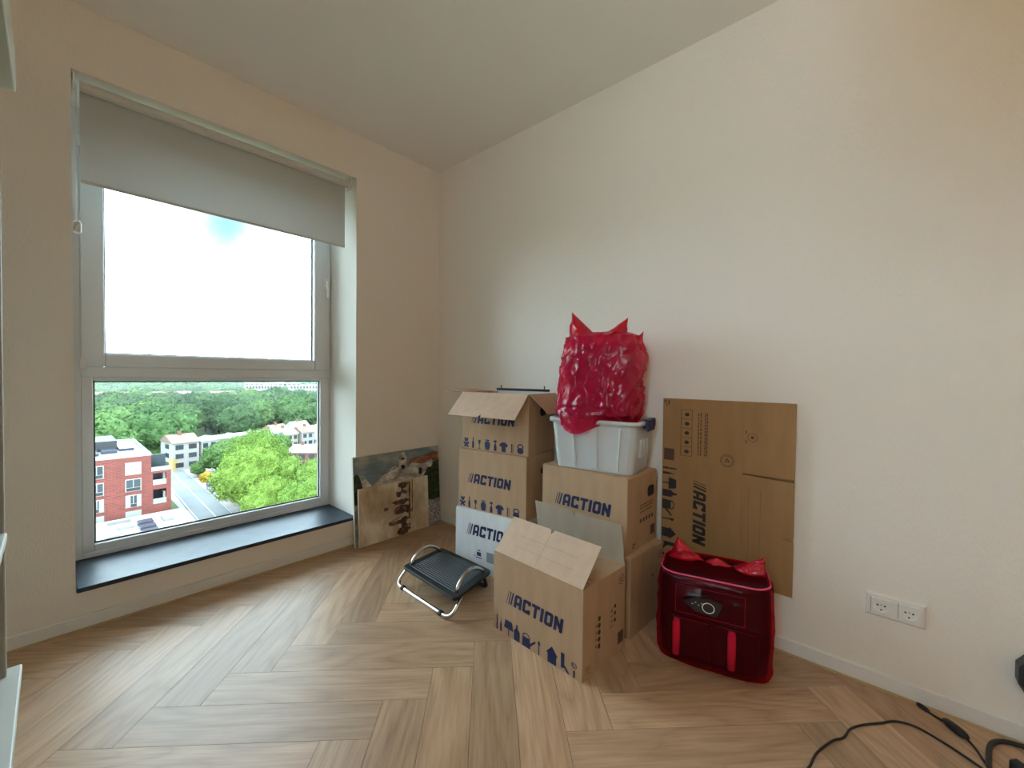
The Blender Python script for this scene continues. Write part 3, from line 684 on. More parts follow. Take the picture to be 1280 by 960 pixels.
# ---------------------------------------------------------------- footrest
t = thing('footrest', 'black tilting footrest with chrome tube frame on the floor', 'footrest', (-.60, -.85, 0), 0)
off = Vector(t.location)
FLc, FRc, BRc, BLc = Vector((-.762,-.694,.115)), Vector((-.782,-1.135,.115)), Vector((-.430,-1.010,.078)), Vector((-.425,-.590,.078))
def bil(u, v): return (FLc.lerp(FRc, u)).lerp(BLc.lerp(BRc, u), v)
nrm = (FRc-FLc).cross(BLc-FLc).normalized()
if nrm.z < 0: nrm = -nrm
m = MB(); c = .055
ol = [(c,0),(1-c,0),(1-c*.3,.02),(1,.07),(1,.93),(1-c*.3,.98),(1-c,1),(c,1),(c*.3,.98),(0,.93),(0,.07),(c*.3,.02)]
m.prism(ol, lambda x, y, k: bil(x, y) + nrm*(.014*(k-1)) - off); plate = m.build('plate', 'foot_plastic', t, bevel=.003)
m = MB()
for k in range(17):
    v = .12 + .76*k/16
    a_, b_ = bil(.10, v)-off, bil(.90, v)-off; d_ = (BLc-FLc).normalized()*.006
    m.add([a_-d_+nrm*0, b_-d_, b_+d_, a_+d_, a_-d_*.6+nrm*.0022, b_-d_*.6+nrm*.0022, b_+d_*.6+nrm*.0022, a_+d_*.6+nrm*.0022], [(4,5,6,7),(0,1,5,4),(1,2,6,5),(2,3,7,6),(3,0,4,7)])
m.build('ribs', 'foot_plastic', plate)
for u in (.075, .925):
    pth = []
    for i in range(17):
        f = i/16; p = bil(u, .12+.74*f); hgt = .062*math.sin(math.pi*(f**.85))**.75 if 0 < f < 1 else -.004
        pth.append(p + Vector((0,0,hgt)) - off)
    m = MB(); m.tube(pth, .0085, 12); m.build('side_tube', 'chrome', t, smooth=True)
def arc_path(pts, r, n=7):
    out = []
    P = [Vector(p) for p in pts]
    for i, p in enumerate(P):
        if i == 0 or i == len(P)-1: out.append(p); continue
        a_, b_ = (P[i-1]-p), (P[i+1]-p); rr_ = min(r, a_.length*.49, b_.length*.49); s_, e_ = p+a_.normalized()*rr_, p+b_.normalized()*rr_
        for k in range(n+1):
            f = k/n; out.append((s_.lerp(p, f)).lerp(p.lerp(e_, f), f))
    return out
pth = arc_path([bil(.03,.16)-nrm*.010-off, Vector((-.768,-.645,.010))-off, Vector((-.782,-1.105,.010))-off, bil(.97,.22)-nrm*.010-off], .075)
m = MB(); m.tube(pth, .0095, 12); m.build('base_tube', 'chrome', t, smooth=True)
for y in (-.715, -1.03):
    x = -.768 - .014*((-.645-y)/.46)
    m = MB(); m.tube([Vector((x,y-.010,.0115))-off, Vector((x,y+.010,.0115))-off], .0125, 12); m.build('rubber_foot', 'rubber', t, smooth=True)
pth = arc_path([bil(.04,.80)-nrm*.010-off, Vector((-.47,-.600,.010))-off, Vector((-.475,-1.02,.010))-off, bil(.96,.80)-nrm*.010-off], .04)
m = MB(); m.tube(pth, .0095, 12); m.build('rear_tube', 'rubber', t, smooth=True)

# ---------------------------------------------------------------- canvases leaning on the window wall
def canvas_base_mat(name, c0, c1, c2, scale, loc):
    m = bpy.data.materials.new(name); m.use_nodes = True; n = m.node_tree; L = n.links; p = n.nodes['Principled BSDF']; p.inputs['Roughness'].default_value = .55
    t_ = n.nodes.new('ShaderNodeTexCoord'); mp = n.nodes.new('ShaderNodeMapping'); mp.inputs['Scale'].default_value = scale; mp.inputs['Location'].default_value = loc
    z = n.nodes.new('ShaderNodeTexNoise'); z.inputs['Scale'].default_value = 1; z.inputs['Detail'].default_value = 6; z.inputs['Roughness'].default_value = .6
    L.new(t_.outputs['Object'], mp.inputs[0]); L.new(mp.outputs[0], z.inputs['Vector'])
    r = n.nodes.new('ShaderNodeValToRGB'); e = r.color_ramp.elements; e[0].position = .30; e[0].color = (*c0,1); e[1].position = .62; e[1].color = (*c2,1); k = e.new(.5); k.color = (*c1,1)
    L.new(z.outputs['Fac'], r.inputs[0]); L.new(r.outputs[0], p.inputs['Base Color']); MAT[name] = m
canvas_base_mat('paint_sky', (.10,.17,.20), (.20,.27,.29), (.42,.42,.38), (5,3,10), (1,0,0))
canvas_base_mat('paint_white', (.20,.15,.13), (.55,.50,.45), (.82,.79,.74), (14,5,22), (3,1,0))
canvas_base_mat('paint_green', (.008,.014,.006), (.02,.04,.015), (.07,.10,.04), (40,8,40), (0,2,0))
canvas_base_mat('paint_red', (.16,.05,.03), (.30,.11,.06), (.45,.24,.16), (14,5,40), (0,2,4))
canvas_base_mat('paint_speck', (.06,.05,.06), (.32,.28,.28), (.78,.74,.72), (70,5,70), (0,2,4))
canvas_base_mat('paint_beige', (.34,.20,.09), (.64,.51,.35), (.86,.79,.66), (5,3,3), (2,5,1))
canvas_base_mat('paint_brown', (.020,.010,.006), (.07,.035,.022), (.24,.15,.10), (30,5,26), (2,5,1))
def canvas(name, label, x0, wd, ht, yb, lean, th):
    t = thing(name, label, 'painting', (x0, yb, 0), 0); t.rotation_euler = (-lean, 0, 0)
    b = MB().box(0, wd, 0, th, 0, ht).build('stretched_canvas', 'canvas_edge', t, bevel=.002)
    return t, b
def pic(parent, polys, name, ma, y):
    m = MB()
    for p in polys: m.poly([(a_, y, b_) for a_, b_ in p])
    o = m.build(name, ma, parent, recalc=False)
    if name in ('painted_windows','painted_highlights','painted_boats','painted_masts'): o['kind'] = 'stuff'
    return o
t, b = canvas('canvas_painting', 'large painting of white village with church tower, leaning on the window wall', -.690, .672, .566, -.066, math.asin(.040/.566), .016)
Wd, Ht = .672, .566
pic(t, [rect(.002,.002,Wd-.002,Ht-.002)], 'painted_sky', 'paint_sky', -.0004)
pic(t, [[(.40,.43),(Wd-.002,.46),(Wd-.002,.515),(.62,.53),(.52,.505),(.42,.50)]], 'painted_hill', 'paint_red', -.0007)
pic(t, [[(.05,.22),(Wd-.06,.22),(Wd-.06,.47),(.52,.45),(.44,.47),(.405,.46),(.35,.44),(.30,.47),(.22,.43),(.13,.36),(.08,.42),(.04,.40)], [(.33,.38),(.395,.38),(.395,.52),(.385,.53),(.38,.55),(.345,.55),(.34,.53),(.33,.52)]], 'painted_houses', 'paint_white', -.0010)
dk = [rect(.35,.44,.375,.465), rect(.35,.50,.375,.515), rect(.49,.38,.52,.425)] + [rect(.06+.021*i, .335+.003*(i%3), .063+.021*i, .35+.004*(i%4)) for i in range(20)] + [[(.20,.42),(.30,.45),(.30,.455),(.20,.425)]]
pic(t, dk, 'painted_windows', 'ink_black', -.0013)
gr = [[(Wd-.14,.20),(Wd-.002,.15),(Wd-.002,.46),(Wd-.05,.45),(Wd-.10,.38),(Wd-.15,.36)], [(.002,.26),(.07,.28),(.065,.35),(.04,.44),(.02,.46),(.002,.44)]] + [disc(Wd-.13+.02*i, .33+.03*(i%3), .03, 9) for i in range(5)]
pic(t, [gr[0]] + gr[2:], 'painted_tree', 'paint_green', -.0014); pic(t, [gr[1]], 'painted_tree', 'paint_green', -.0014)
pic(t, [[(Wd-.2,.002),(Wd-.002,.002),(Wd-.002,.18),(Wd-.1,.17),(Wd-.2,.15)]], 'painted_flowers', 'paint_speck', -.0015)
t, b = canvas('canvas_painting', 'small beige and brown abstract painting leaning on the village painting', -.672, .530, .366, -.088, math.asin(.020/.366), .016)
pic(t, [rect(.001,.001,.529,.365)], 'painted_ground', 'paint_beige', -.0004)
bp = []
rr = random.Random(11)
for (cx, cz, w_, h_) in ((.30,.335,.10,.022),(.29,.285,.10,.026),(.28,.225,.13,.022),(.29,.175,.16,.030),(.24,.095,.13,.016),(.30,.075,.11,.045),(.30,.03,.12,.03),(.17,.20,.04,.012),(.35,.15,.06,.012)):
    n_ = 11; bp.append([(cx + w_/2*math.cos(2*math.pi*i/n_)*rr.uniform(.7,1.15) + .02, cz + h_*math.sin(2*math.pi*i/n_)*rr.uniform(.6,1.2)) for i in range(n_)])
pic(t, bp, 'painted_boats', 'paint_brown', -.0008)
pic(t, [[(.36,.05),(.372,.05),(.382,.35),(.368,.35)], [(.39,.14),(.396,.14),(.40,.36),(.394,.36)], [(.20,.10),(.30,.125),(.30,.13),(.20,.105)]], 'painted_masts', 'paint_brown', -.0009)
pic(t, [disc(.29,.31,.018,7), disc(.32,.26,.022,6), disc(.31,.135,.014,7), disc(.36,.08,.018,8), disc(.29,.065,.016,7)], 'painted_highlights', 'paint_white', -.0011)

# ---------------------------------------------------------------- double wall socket
t = thing('wall_socket', 'white double power socket low on the wall', 'socket', (0, -2.546, .2965), R(-90))
m = MB(); hw_, hh_ = .0770, .0405
m.loft([[Vector((sx*hw_, 0, sz*hh_)) for sx, sz in ((-1,-1),(1,-1),(1,1),(-1,1))], [Vector((sx*hw_, -.005, sz*hh_)) for sx, sz in ((-1,-1),(1,-1),(1,1),(-1,1))], [Vector((sx*(hw_-.005), -.011, sz*(hh_-.005))) for sx, sz in ((-1,-1),(1,-1),(1,1),(-1,1))]])
m.build('cover_frame', 'white_plastic', t, bevel=.001)
for cx in (-.0355, .0355):
    m = MB(); nseg = 24; cs = [Vector((cx+.0195*math.cos(2*math.pi*i/nseg), 0, .0195*math.sin(2*math.pi*i/nseg))) for i in range(nseg)]
    sq = []
    for i in range(nseg):
        a_ = 2*math.pi*i/nseg; c_, s_ = math.cos(a_), math.sin(a_); k_ = .0265/max(abs(c_), abs(s_)); sq.append(Vector((cx+k_*c_, 0, k_*s_)))
    y_ = lambda L_, y: [Vector((p.x, y, p.z)) for p in L_]
    m.loft([y_(sq,-.0105), y_(sq,-.0165), y_(cs,-.0165), y_([Vector((cx+(p.x-cx)*.93,0,p.z*.93)) for p in cs],-.0113)], cap=False)
    ins = m.build('socket_insert', 'white_plastic', t)
    m = MB(); m.poly([(cx+(p.x-cx)*.94, -.01125, p.z*.94) for p in cs]); m.build('recess', 'white_plastic', ins, recalc=False)
    for (dx, dz, r_) in ((-.0095,.002,.0030),(.0095,.002,.0030),(0,-.013,.0028),(0,.004,.0018)):
        m = MB(); m.poly([(cx+dx+r_*math.cos(2*math.pi*i/12), -.0114, dz+r_*math.sin(2*math.pi*i/12)) for i in range(12)]); m.build('pin_hole', 'hole_dark', ins, recalc=False)
    for xx in (cx-.0278,): m = MB(); m.box(xx, xx+.0012, -.0122, -.0109, -.027, .027); m.build('seam', 'hole_dark', t)

# ---------------------------------------------------------------- cables
def smooth_path(pts, n=8):
    P = [Vector(p) for p in pts]; out = []
    for i in range(len(P)-1):
        p0_, p1, p2, p3 = P[max(i-1,0)], P[i], P[i+1], P[min(i+2,len(P)-1)]
        for k in range(n):
            f = k/n; out.append(.5*((2*p1) + (p2-p0_)*f + (2*p0_-5*p1+4*p2-p3)*f*f + (3*p1-p0_-3*p2+p3)*f**3))
    out.append(P[-1]); return out
def cable(path, r): m = MB(); m.tube(smooth_path(path), r, 8); return m
c1 = cable([(-.72,-2.34,.004),(-.600,-2.352,.004),(-.538,-2.367,.004),(-.470,-2.378,.004),(-.392,-2.407,.004),(-.352,-2.432,.004),(-.300,-2.445,.004),(-.255,-2.472,.004),(-.205,-2.515,.004),(-.162,-2.552,.004),(-.148,-2.600,.004),(-.170,-2.657,.004),(-.195,-2.700,.004),(-.222,-2.74,.004),(-.30,-2.86,.004)], .0034)
tag(c1.build('thin_cable', 'black_plastic', smooth=True), 'thin black cable looping across the floor boards', 'cable')
t = thing('switch_cable', 'black lamp cable with inline switch lying by the skirting board', 'cable', (-.083, -2.69, 0))
off = Vector(t.location)
pth = [(-.030,-2.618,.006),(-.046,-2.640,.005),(-.060,-2.660,.006),(-.083,-2.692,.009),(-.130,-2.722,.005),(-.195,-2.742,.004),(-.26,-2.78,.004),(-.40,-2.95,.004)]
m = MB(); m.tube([p-off for p in smooth_path(pth)], .0032, 8); m.build('cord', 'black_plastic', t, smooth=True)
a_, b_ = Vector((-.058,-2.664,.012))-off, Vector((-.112,-2.712,.012))-off
ax = (b_-a_).normalized(); sd_ = Vector((-ax.y, ax.x, 0)); rings = []
for f, hw2, hz2 in ((0,.005,.004),(.12,.011,.009),(.3,.0145,.011),(.7,.0145,.011),(.88,.011,.009),(1,.005,.004)):
    c_ = a_.lerp(b_, f); rings.append([c_ + sd_*hw2*math.cos(2*math.pi*i/14) + Vector((0,0,hz2*math.sin(2*math.pi*i/14))) for i in range(14)])
MB().loft(rings).build('inline_switch', 'black_plastic', t, smooth=True)
m = MB(); a_, b_ = Vector((-.022,-2.606,.008))-off, Vector((-.042,-2.634,.007))-off; m.tube([a_, a_.lerp(b_,.2), a_.lerp(b_,.8), b_], [.005,.0075,.0075,.004], 10); m.build('plug_end', 'black_plastic', t, smooth=True)
t = thing('power_adapter', 'black power adapter plugged in the wall, its thick cable running to the floor', 'adapter', (0, -2.865, .215))
off = Vector(t.location)
m = MB(); m.loft([[Vector((-d_, y_, z_)) for y_, z_ in ((.05-k_,-.02),(.03-k_,-.055+k_),(-.045+k_,-.055+k_),(-.045+k_,.06-k_),(.03-k_,.06-k_),(.05-k_,.03))] for d_, k_ in ((0,0),(.045,0),(.058,.008))])
m.build('housing', 'black_plastic', t, bevel=.003)
pth = [(-.03,-2.90,.165),(-.032,-2.915,.08),(-.030,-2.88,.022),(-.034,-2.835,.010),(-.048,-2.790,.008),(-.085,-2.762,.008),(-.150,-2.748,.007),(-.225,-2.745,.007),(-.33,-2.78,.007),(-.5,-2.95,.007)]
m = MB(); m.tube([p-off for p in smooth_path(pth)], .0065, 10); m.build('thick_cord', 'black_plastic', t, smooth=True)
tag(MB().loft([[Vector((-.165+a_*.8, -2.80+b_*.8, z_)) for a_, b_ in ((-.04,-.02),(.0,-.03),(.03,.0),(.004,.022))] for z_ in (0,.03)]).build('rubber_wedge', 'black_plastic', bevel=.004), 'small black wedge shaped plug block lying on the floor', 'plug')

# ---------------------------------------------------------------- bookcase at the left
t = thing('bookcase', 'pale tall bookcase with open shelves standing beside the window', 'bookcase', (-2.24, -1.40, 0))
off = Vector(t.location)
def fp(x0,x1,y0,y1,z0,z1,n,ma='shelf_white',bv=.003):
    m = MB(); m.box(x0-off.x,x1-off.x,y0-off.y,y1-off.y,z0,z1); return m.build(n, ma, t, bevel=bv)
fp(-2.445,-2.030,-.862,-.842,.315,1.80,'side_panel','shelf_grey'); fp(-2.445,-2.030,-2.05,-2.03,.315,1.80,'side_panel','shelf_grey'); fp(-2.446,-2.436,-2.03,-.862,.315,1.80,'back_panel','shelf_grey')
fp(-2.445,-2.006,-2.06,-.815,.290,.315,'base_top','shelf_white')
for z, xf in ((.66,-2.026), (1.06,-2.07), (1.44,-2.07)): fp(-2.436,xf,-2.03,-.862,z,z+.022,'shelf')
fp(-2.445,-2.004,-2.07,-.83,1.80,1.90,'cornice')
fp(-2.445,-2.03,-2.05,-.85,.09,.290,'base_drawer','shelf_white')
for y in (-.90, -2.0):
    for x in (-2.06,-2.41): fp(x-.02,x+.02,y-.02,y+.02,0,.09,'foot','shelf_grey')
# ---------------------------------------------------------------- floor lamp added unseen behind the camera as warm fill
t = thing('added_floor_lamp', 'added floor lamp with a cream fabric drum shade, unseen at the back of the room', 'lamp', (-2.15, -3.35, 0))
translucent_mat('lamp_shade', (.75,.62,.45), (.85,.70,.48), .5, .8)
MB().loft([rrect(.13,.13,.129,0), rrect(.13,.13,.129,.012), rrect(.10,.10,.099,.022)]).build('base', 'black_plastic', t)
MB().tube([(0,0,.02),(0,0,1.55)], .011, 12).build('pole', 'black_plastic', t, smooth=True)
MB().loft([rrect(.20,.20,.199,1.42,9), rrect(.20,.20,.199,1.72,9)], cap=False).build('shade', 'lamp_shade', t, smooth=True)
mb_ = bpy.data.materials.new('bulb_glow'); mb_.use_nodes = True; mb_.node_tree.nodes['Principled BSDF'].inputs['Emission Color'].default_value = (1,.72,.42,1); mb_.node_tree.nodes['Principled BSDF'].inputs['Emission Strength'].default_value = 4; MAT['bulb_glow'] = mb_
MB().loft([rrect(r_,r_,r_-.0005,z_,4) for r_, z_ in ((.012,1.56),(.03,1.59),(.03,1.62),(.012,1.645))]).build('bulb', 'bulb_glow', t, smooth=True)
ld = bpy.data.lights.new('lamp_fill_light', 'POINT'); lo = bpy.data.objects.new('lamp_fill_light', ld); COL.objects.link(lo); lo.parent = t; lo.location = (0,0,1.68); ld.energy = 4.8; ld.color = (1,.72,.44); ld.shadow_soft_size = .05
#EXTERIOR
# ---------------------------------------------------------------- the city outside, 29 m below the eye
GZ = -28.0
mat('asphalt', (.10,.11,.115), .9, var=(.15,.15)); mat('paving', (.20,.18,.165), .9, var=(.3,.25)); mat('grass', (.045,.07,.02), 1, var=(.05,.4))
mat('lane_paint', (.32,.32,.32), .8); mat('ext_white', (.22,.21,.20), .85); mat('ext_cream', (.22,.19,.15), .85); mat('ext_yellow', (.27,.19,.07), .85)
mat('ext_roof', (.15,.145,.14), .9, var=(.4,.2)); mat('ext_roof_white', (.25,.25,.25), .9, var=(.6,.25)); mat('ext_glass', (.03,.04,.045), .1); mat('ext_brown', (.12,.055,.035), .9); mat('ext_rooftile', (.14,.085,.065), .9, var=(.8,.2))
mat('ext_shutter', (.20,.21,.20), .6); mat('ext_dark', (.012,.012,.014), .6); mat('solar', (.03,.035,.05), .25); mat('car_white', (.25,.25,.26), .3); mat('car_dark', (.03,.03,.035), .3); mat('car_red', (.15,.02,.015), .3); mat('car_blue', (.03,.05,.10), .3); mat('lamp_grey', (.15,.16,.16), .5)
mat('bark', (.04,.03,.022), .95)
def brick_mat():
    m = bpy.data.materials.new('red_brick'); m.use_nodes = True; n = m.node_tree; L = n.links; p = n.nodes['Principled BSDF']; p.inputs['Roughness'].default_value = .9
    t_ = n.nodes.new('ShaderNodeTexCoord'); mp = n.nodes.new('ShaderNodeMapping'); mp.inputs['Rotation'].default_value = (R(90),0,0)
    b = n.nodes.new('ShaderNodeTexBrick'); b.inputs['Scale'].default_value = 1.0; b.inputs['Brick Width'].default_value = .9; b.inputs['Row Height'].default_value = .28; b.inputs['Mortar Size'].default_value = .03
    b.inputs['Color1'].default_value = (.135,.026,.018,1); b.inputs['Color2'].default_value = (.085,.018,.013,1); b.inputs['Mortar'].default_value = (.16,.055,.042,1)
    L.new(t_.outputs['Object'], mp.inputs[0]); L.new(mp.outputs[0], b.inputs['Vector']); L.new(b.outputs['Color'], p.inputs['Base Color']); MAT['red_brick'] = m
brick_mat()
def leaf_mat(name, c0, c1):
    m = bpy.data.materials.new(name); m.use_nodes = True; n = m.node_tree; L = n.links; p = n.nodes['Principled BSDF']; p.inputs['Roughness'].default_value = .8; p.inputs['Specular IOR Level'].default_value = .2
    t_ = n.nodes.new('ShaderNodeTexCoord'); z = n.nodes.new('ShaderNodeTexNoise'); z.inputs['Scale'].default_value = 5; z.inputs['Detail'].default_value = 3; L.new(t_.outputs['Object'], z.inputs['Vector'])
    oi = n.nodes.new('ShaderNodeObjectInfo'); ad = n.nodes.new('ShaderNodeMath'); ad.operation = 'MULTIPLY_ADD'; ad.inputs[1].default_value = .45; L.new(oi.outputs['Random'], ad.inputs[0]); L.new(z.outputs['Fac'], ad.inputs[2])
    r = n.nodes.new('ShaderNodeValToRGB'); e = r.color_ramp.elements; e[0].position = .40; e[0].color = (*c0,1); e[1].position = 1.0; e[1].color = (*c1,1)
    L.new(ad.outputs[0], r.inputs[0]); L.new(r.outputs[0], p.inputs['Base Color']); MAT[name] = m
leaf_mat('leaf_dark', (.012,.034,.013), (.045,.088,.026)); leaf_mat('leaf_mid', (.026,.066,.018), (.070,.125,.032)); leaf_mat('leaf_lime', (.062,.115,.016), (.105,.165,.026)); leaf_mat('leaf_yellow', (.26,.19,.02), (.30,.22,.03))
tag(MB().box(-600, 1600, 2.0, 3000, GZ-1, GZ-.02).build('ground', 'grass'), kind='structure')
tag(MB().box(16, 62, 55, 172, GZ-.02, GZ).build('paved_square', 'paving'), kind='structure')
# street
sa, sb = Vector((19.5,60)), Vector((22.0,170)); sdir = (sb-sa).normalized(); snm = Vector((sdir.y,-sdir.x))
def strip(o0, o1, z0, z1, a=0, b=110):
    P = [sa+snm*o0+sdir*a, sa+snm*o1+sdir*a, sa+snm*o1+sdir*b, sa+snm*o0+sdir*b]
    m = MB(); m.prism([(p.x,p.y) for p in P], lambda x, y, k: (x, y, z0 if k == 0 else z1)); return m
road = tag(strip(-3.6, 2.6, GZ, GZ+.05).build('street', 'asphalt'), kind='structure')
for o0, o1 in ((-.55,-.4),(-3.4,-3.25),(2.3,2.42)):
    strip(o0, o1, GZ+.05, GZ+.06).build('lane_line', 'lane_paint', road)
# crowns: lumpy core with leaf clumps, shared meshes
def crown_mesh(seed, nleaf=1500, ls=1.0, sub=4):
    rr = random.Random(seed); off = Vector((seed*3.1, seed*1.7, seed*.9)); bm = bmesh.new(); bmesh.ops.create_icosphere(bm, subdivisions=sub, radius=1)
    rad = lambda d: 1 + .30*noise.noise(d*1.9+off) + .20*noise.noise(d*4.2+off)
    for v in bm.verts:
        d = v.co.normalized(); v.co = d*(rad(d)*.93 + .06*noise.noise(d*11+off)); v.co.z *= .88
    me = bpy.data.meshes.new('crown'); bm.to_mesh(me); bm.free()
    V_ = [tuple(v.co) for v in me.vertices]; F_ = [tuple(p.vertices) for p in me.polygons]
    for i in range(nleaf):
        zc = 1-1.7*(i+.5)/nleaf; th = i*2.399963; q = math.sqrt(max(0,1-zc*zc)); d = Vector((q*math.cos(th), q*math.sin(th), zc))
        c = d*(rad(d)*rr.uniform(.93,1.05)); c.z *= .88; s = rr.uniform(.035,.075)*ls
        a = Vector((rr.gauss(0,1),rr.gauss(0,1),rr.gauss(0,1))).normalized(); a = (a*.9+d*.5).normalized(); u = a.orthogonal().normalized(); v = a.cross(u)
        b = len(V_); V_ += [tuple(c+u*s), tuple(c+v*s*.8+d*.02), tuple(c-u*s), tuple(c-v*s*.8)]; F_.append((b,b+1,b+2,b+3))
    me2 = bpy.data.meshes.new('crown'); me2.from_pydata(V_, [], F_); bpy.data.meshes.remove(me); return me2
CROWN = [crown_mesh(k) for k in range(1,5)] + [crown_mesh(k, 7000, .45) for k in range(5,8)]
CR_MAT = {}
def crown_of(kind, k):
    if (kind,k) not in CR_MAT:
        me = CROWN[k].copy(); me.materials.append(MAT[kind]); CR_MAT[(kind,k)] = me
    return CR_MAT[(kind,k)]
tk = MB(); tk.tube([(0,0,0),(0,0,.5),(0,0,1)], [.06,.045,.03], 8); trunk_me = None
rt_ = random.Random(3)
def tree(x, y, r, h, kind, label, group=None, zr=None, name='tree'):
    global trunk_me
    t = thing(name, label, 'tree', (x, y, GZ), rt_.uniform(0, 6.28), group)
    cz = h - (zr or r)*.88
    c = bpy.data.objects.new('crown', crown_of(kind, rt_.randrange(4) if kind != 'leaf_lime' else 4+rt_.randrange(3))); COL.objects.link(c); c.parent = t; c.location = (0,0,cz); c.scale = (r, r, zr or r)
    if trunk_me is None:
        o = tk.build('trunk', 'bark', t); trunk_me = o.data
    else:
        o = bpy.data.objects.new('trunk', trunk_me); COL.objects.link(o); o.parent = t
    o.scale = (r*.9, r*.9, cz); return t
# big pale trees along the street
LG = 'bright lime green trees by the street'
for (x,y,r,h) in ((25.6,95.0,6.6,13.6),(30.0,106.5,6.4,15.4),(31.0,92.0,5.8,11.0),(35.0,86.0,5.6,9.8),(39.0,92.0,5.4,9.8),(30.5,80.0,5.0,8.4),(26.0,86.0,4.6,8.4)):
    tree(x,y,r,h,'leaf_lime','large bright lime green leafy tree growing beside the street', LG, zr=r*1.02)
tree(23.5,121.5,1.5,4.4,'leaf_yellow','small yellow flowering tree beside the parked cars')
MG = 'mid green trees behind the red brick block'
for (x,y,r,h) in ((9.5,172,8.5,13.5),(17,176,9,14.5),(23,184,9,15),(12,190,9,15.5),(27,195,8,14),(5,180,8.5,14)):
    tree(x,y,r,h,'leaf_mid','broad mid green tree growing right behind the red brick block', MG)
SG = 'small trees between the street and the row houses'
for (x,y,r,h) in ((29,138,3.6,8),(32.5,142,3.8,9),(36,146,3.6,9),(40,150,3.5,8.5),(30.5,131,2.2,5),(24.8,138,1.6,3.6),(25.6,142,1.6,3.6),(50,150,3,8),(47,142,2.5,6)):
    tree(x,y,r,h,'leaf_mid','small green tree between the street and the white row houses', SG)
# woodland beyond the houses
FG = 'dark green trees of the park belt beyond the houses'; pts = []
rf = random.Random(17); tries = 0
while len(pts) < 165 and tries < 20000:
    tries += 1
    y = rf.uniform(196, 345); x = rf.uniform(-.22*y, .50*y)
    if y < 215 and x > 30 and x < 75: continue
    if all((x-a)**2+(y-b)**2 > 81 for a, b in pts): pts.append((x,y))
for (x,y) in pts:
    r = rf.uniform(6.0,9.0); kd = 'leaf_dark' if rf.random() < .7 else 'leaf_mid'
    if kd == 'leaf_dark': tree(x,y,r,rf.uniform(12,18),kd,'tall dark green tree of the park belt beyond the white houses', FG)
    else: tree(x,y,r,rf.uniform(12,18),kd,'tall fresh green tree among darker ones in the park belt', 'fresh green trees of the park belt')
FG2 = 'far trees around the long white apartment blocks'; pts = []; tries = 0
while len(pts) < 90 and tries < 9000:
    tries += 1
    y = rf.uniform(350, 560); x = rf.uniform(.02*y, .50*y)
    if y < 475 and x > 95: continue
    if y > 535 and x > 130: continue
    if x < 95 and 405 < y < 428: continue
    if all((x-a)**2+(y-b)**2 > 230 for a, b in pts): pts.append((x,y))
for (x,y) in pts:
    kd = 'leaf_dark' if rf.random() < .6 else 'leaf_mid'
    tree(x,y,rf.uniform(8,12),rf.uniform(9,13),kd,('distant dark green tree' if kd == 'leaf_dark' else 'distant fresh green tree') + ' around the long white apartment blocks', FG2 + (' (dark)' if kd == 'leaf_dark' else ' (fresh)'), zr=6.5)
V_, F_ = [], []
me0 = crown_mesh(9, 300, 1.6, 3)
for k in range(560):
    y = 600*(3.2**rf.random()); x = rf.uniform(-.3, .62)*y
    s = rf.uniform(14,26)*(y/900)**.5; b = len(V_); a = rf.uniform(0,6.28); ca, sa_ = math.cos(a), math.sin(a); h_ = rf.uniform(.45,.75)*s
    if k % 1 == 0:
        for v in me0.vertices: V_.append((x+(v.co.x*ca-v.co.y*sa_)*s, y+(v.co.x*sa_+v.co.y*ca)*s, GZ+2+v.co.z*h_))
        for p in me0.polygons:
            F_.append(tuple(b+i for i in p.vertices))
me = bpy.data.meshes.new('far_woodland'); me.from_pydata(V_, [], F_); me.materials.append(MAT['leaf_dark']); o = bpy.data.objects.new('far_woodland', me); COL.objects.link(o)
tag(o, 'distant hazy woodland stretching to the horizon', 'woodland', kind='stuff')
# red brick apartment block
t = thing('apartment_block', 'red brick apartment block with grey framed windows and corner balconies', 'building', (5, 99.5, GZ)); off = Vector(t.location)
def ep(parent, x0,x1,y0,y1,z0,z1,n,ma,o=None,bv=0):
    o = off if o is None else o
    m = MB(); m.box(x0-o.x,x1-o.x,y0-o.y,y1-o.y,z0-o.z,z1-o.z); return m.build(n, ma, parent, bevel=bv)
ep(t, -12, 10.35, 99.5, 124, GZ, -14.6, 'main_block', 'red_brick')
ep(t, 10.35, 13.25, 103.0, 124, GZ, -17.7, 'corner_block', 'red_brick')
m = MB()   # balcony front with two openings
for q in ((10.35,10.6,GZ,-17.7),(12.55,13.25,GZ,-17.7),(10.6,12.55,GZ,-24.0),(10.6,12.55,-21.2,-20.4),(10.6,12.55,-18.1,-17.7)): m.box(q[0]-off.x,q[1]-off.x,0,.35,q[2]-off.z,q[3]-off.z)
m.box(12.95-off.x,13.25-off.x,.35,3.5,0,-17.7-off.z); m.build('balcony_front', 'red_brick', t)
for z in (-24.0,-20.4): 
    ep(t,10.36,12.95,99.86,103,z-.2,z-.02,'balcony_floor','ext_white')
    ep(t,10.6,12.55,99.55,99.62,z+.05,z+1.05,'balustrade','ext_shutter')
    ep(t,10.7,12.4,102.9,102.98,z,z+2.4,'balcony_door','ext_dark'); ep(t,12.2,12.5,100.2,101.5,z+.1,z+2.2,'balcony_screen','ext_white')
ep(t,10.36,13.2,99.5,99.6,-17.7,-16.9,'terrace_glass','ext_shutter'); ep(t,10.4,12.9,102.9,103.0,-17.7,-15.0,'terrace_windows','ext_glass')
for q in ((-12,10.35,99.45,99.75),(-12,10.35,123.7,124),(10.05,10.35,99.75,123.7)): ep(t,*q,-14.6,-14.1,'parapet','ext_white')
ep(t,-12,10.0,99.8,123.6,-14.58,-14.5,'roof','ext_roof')
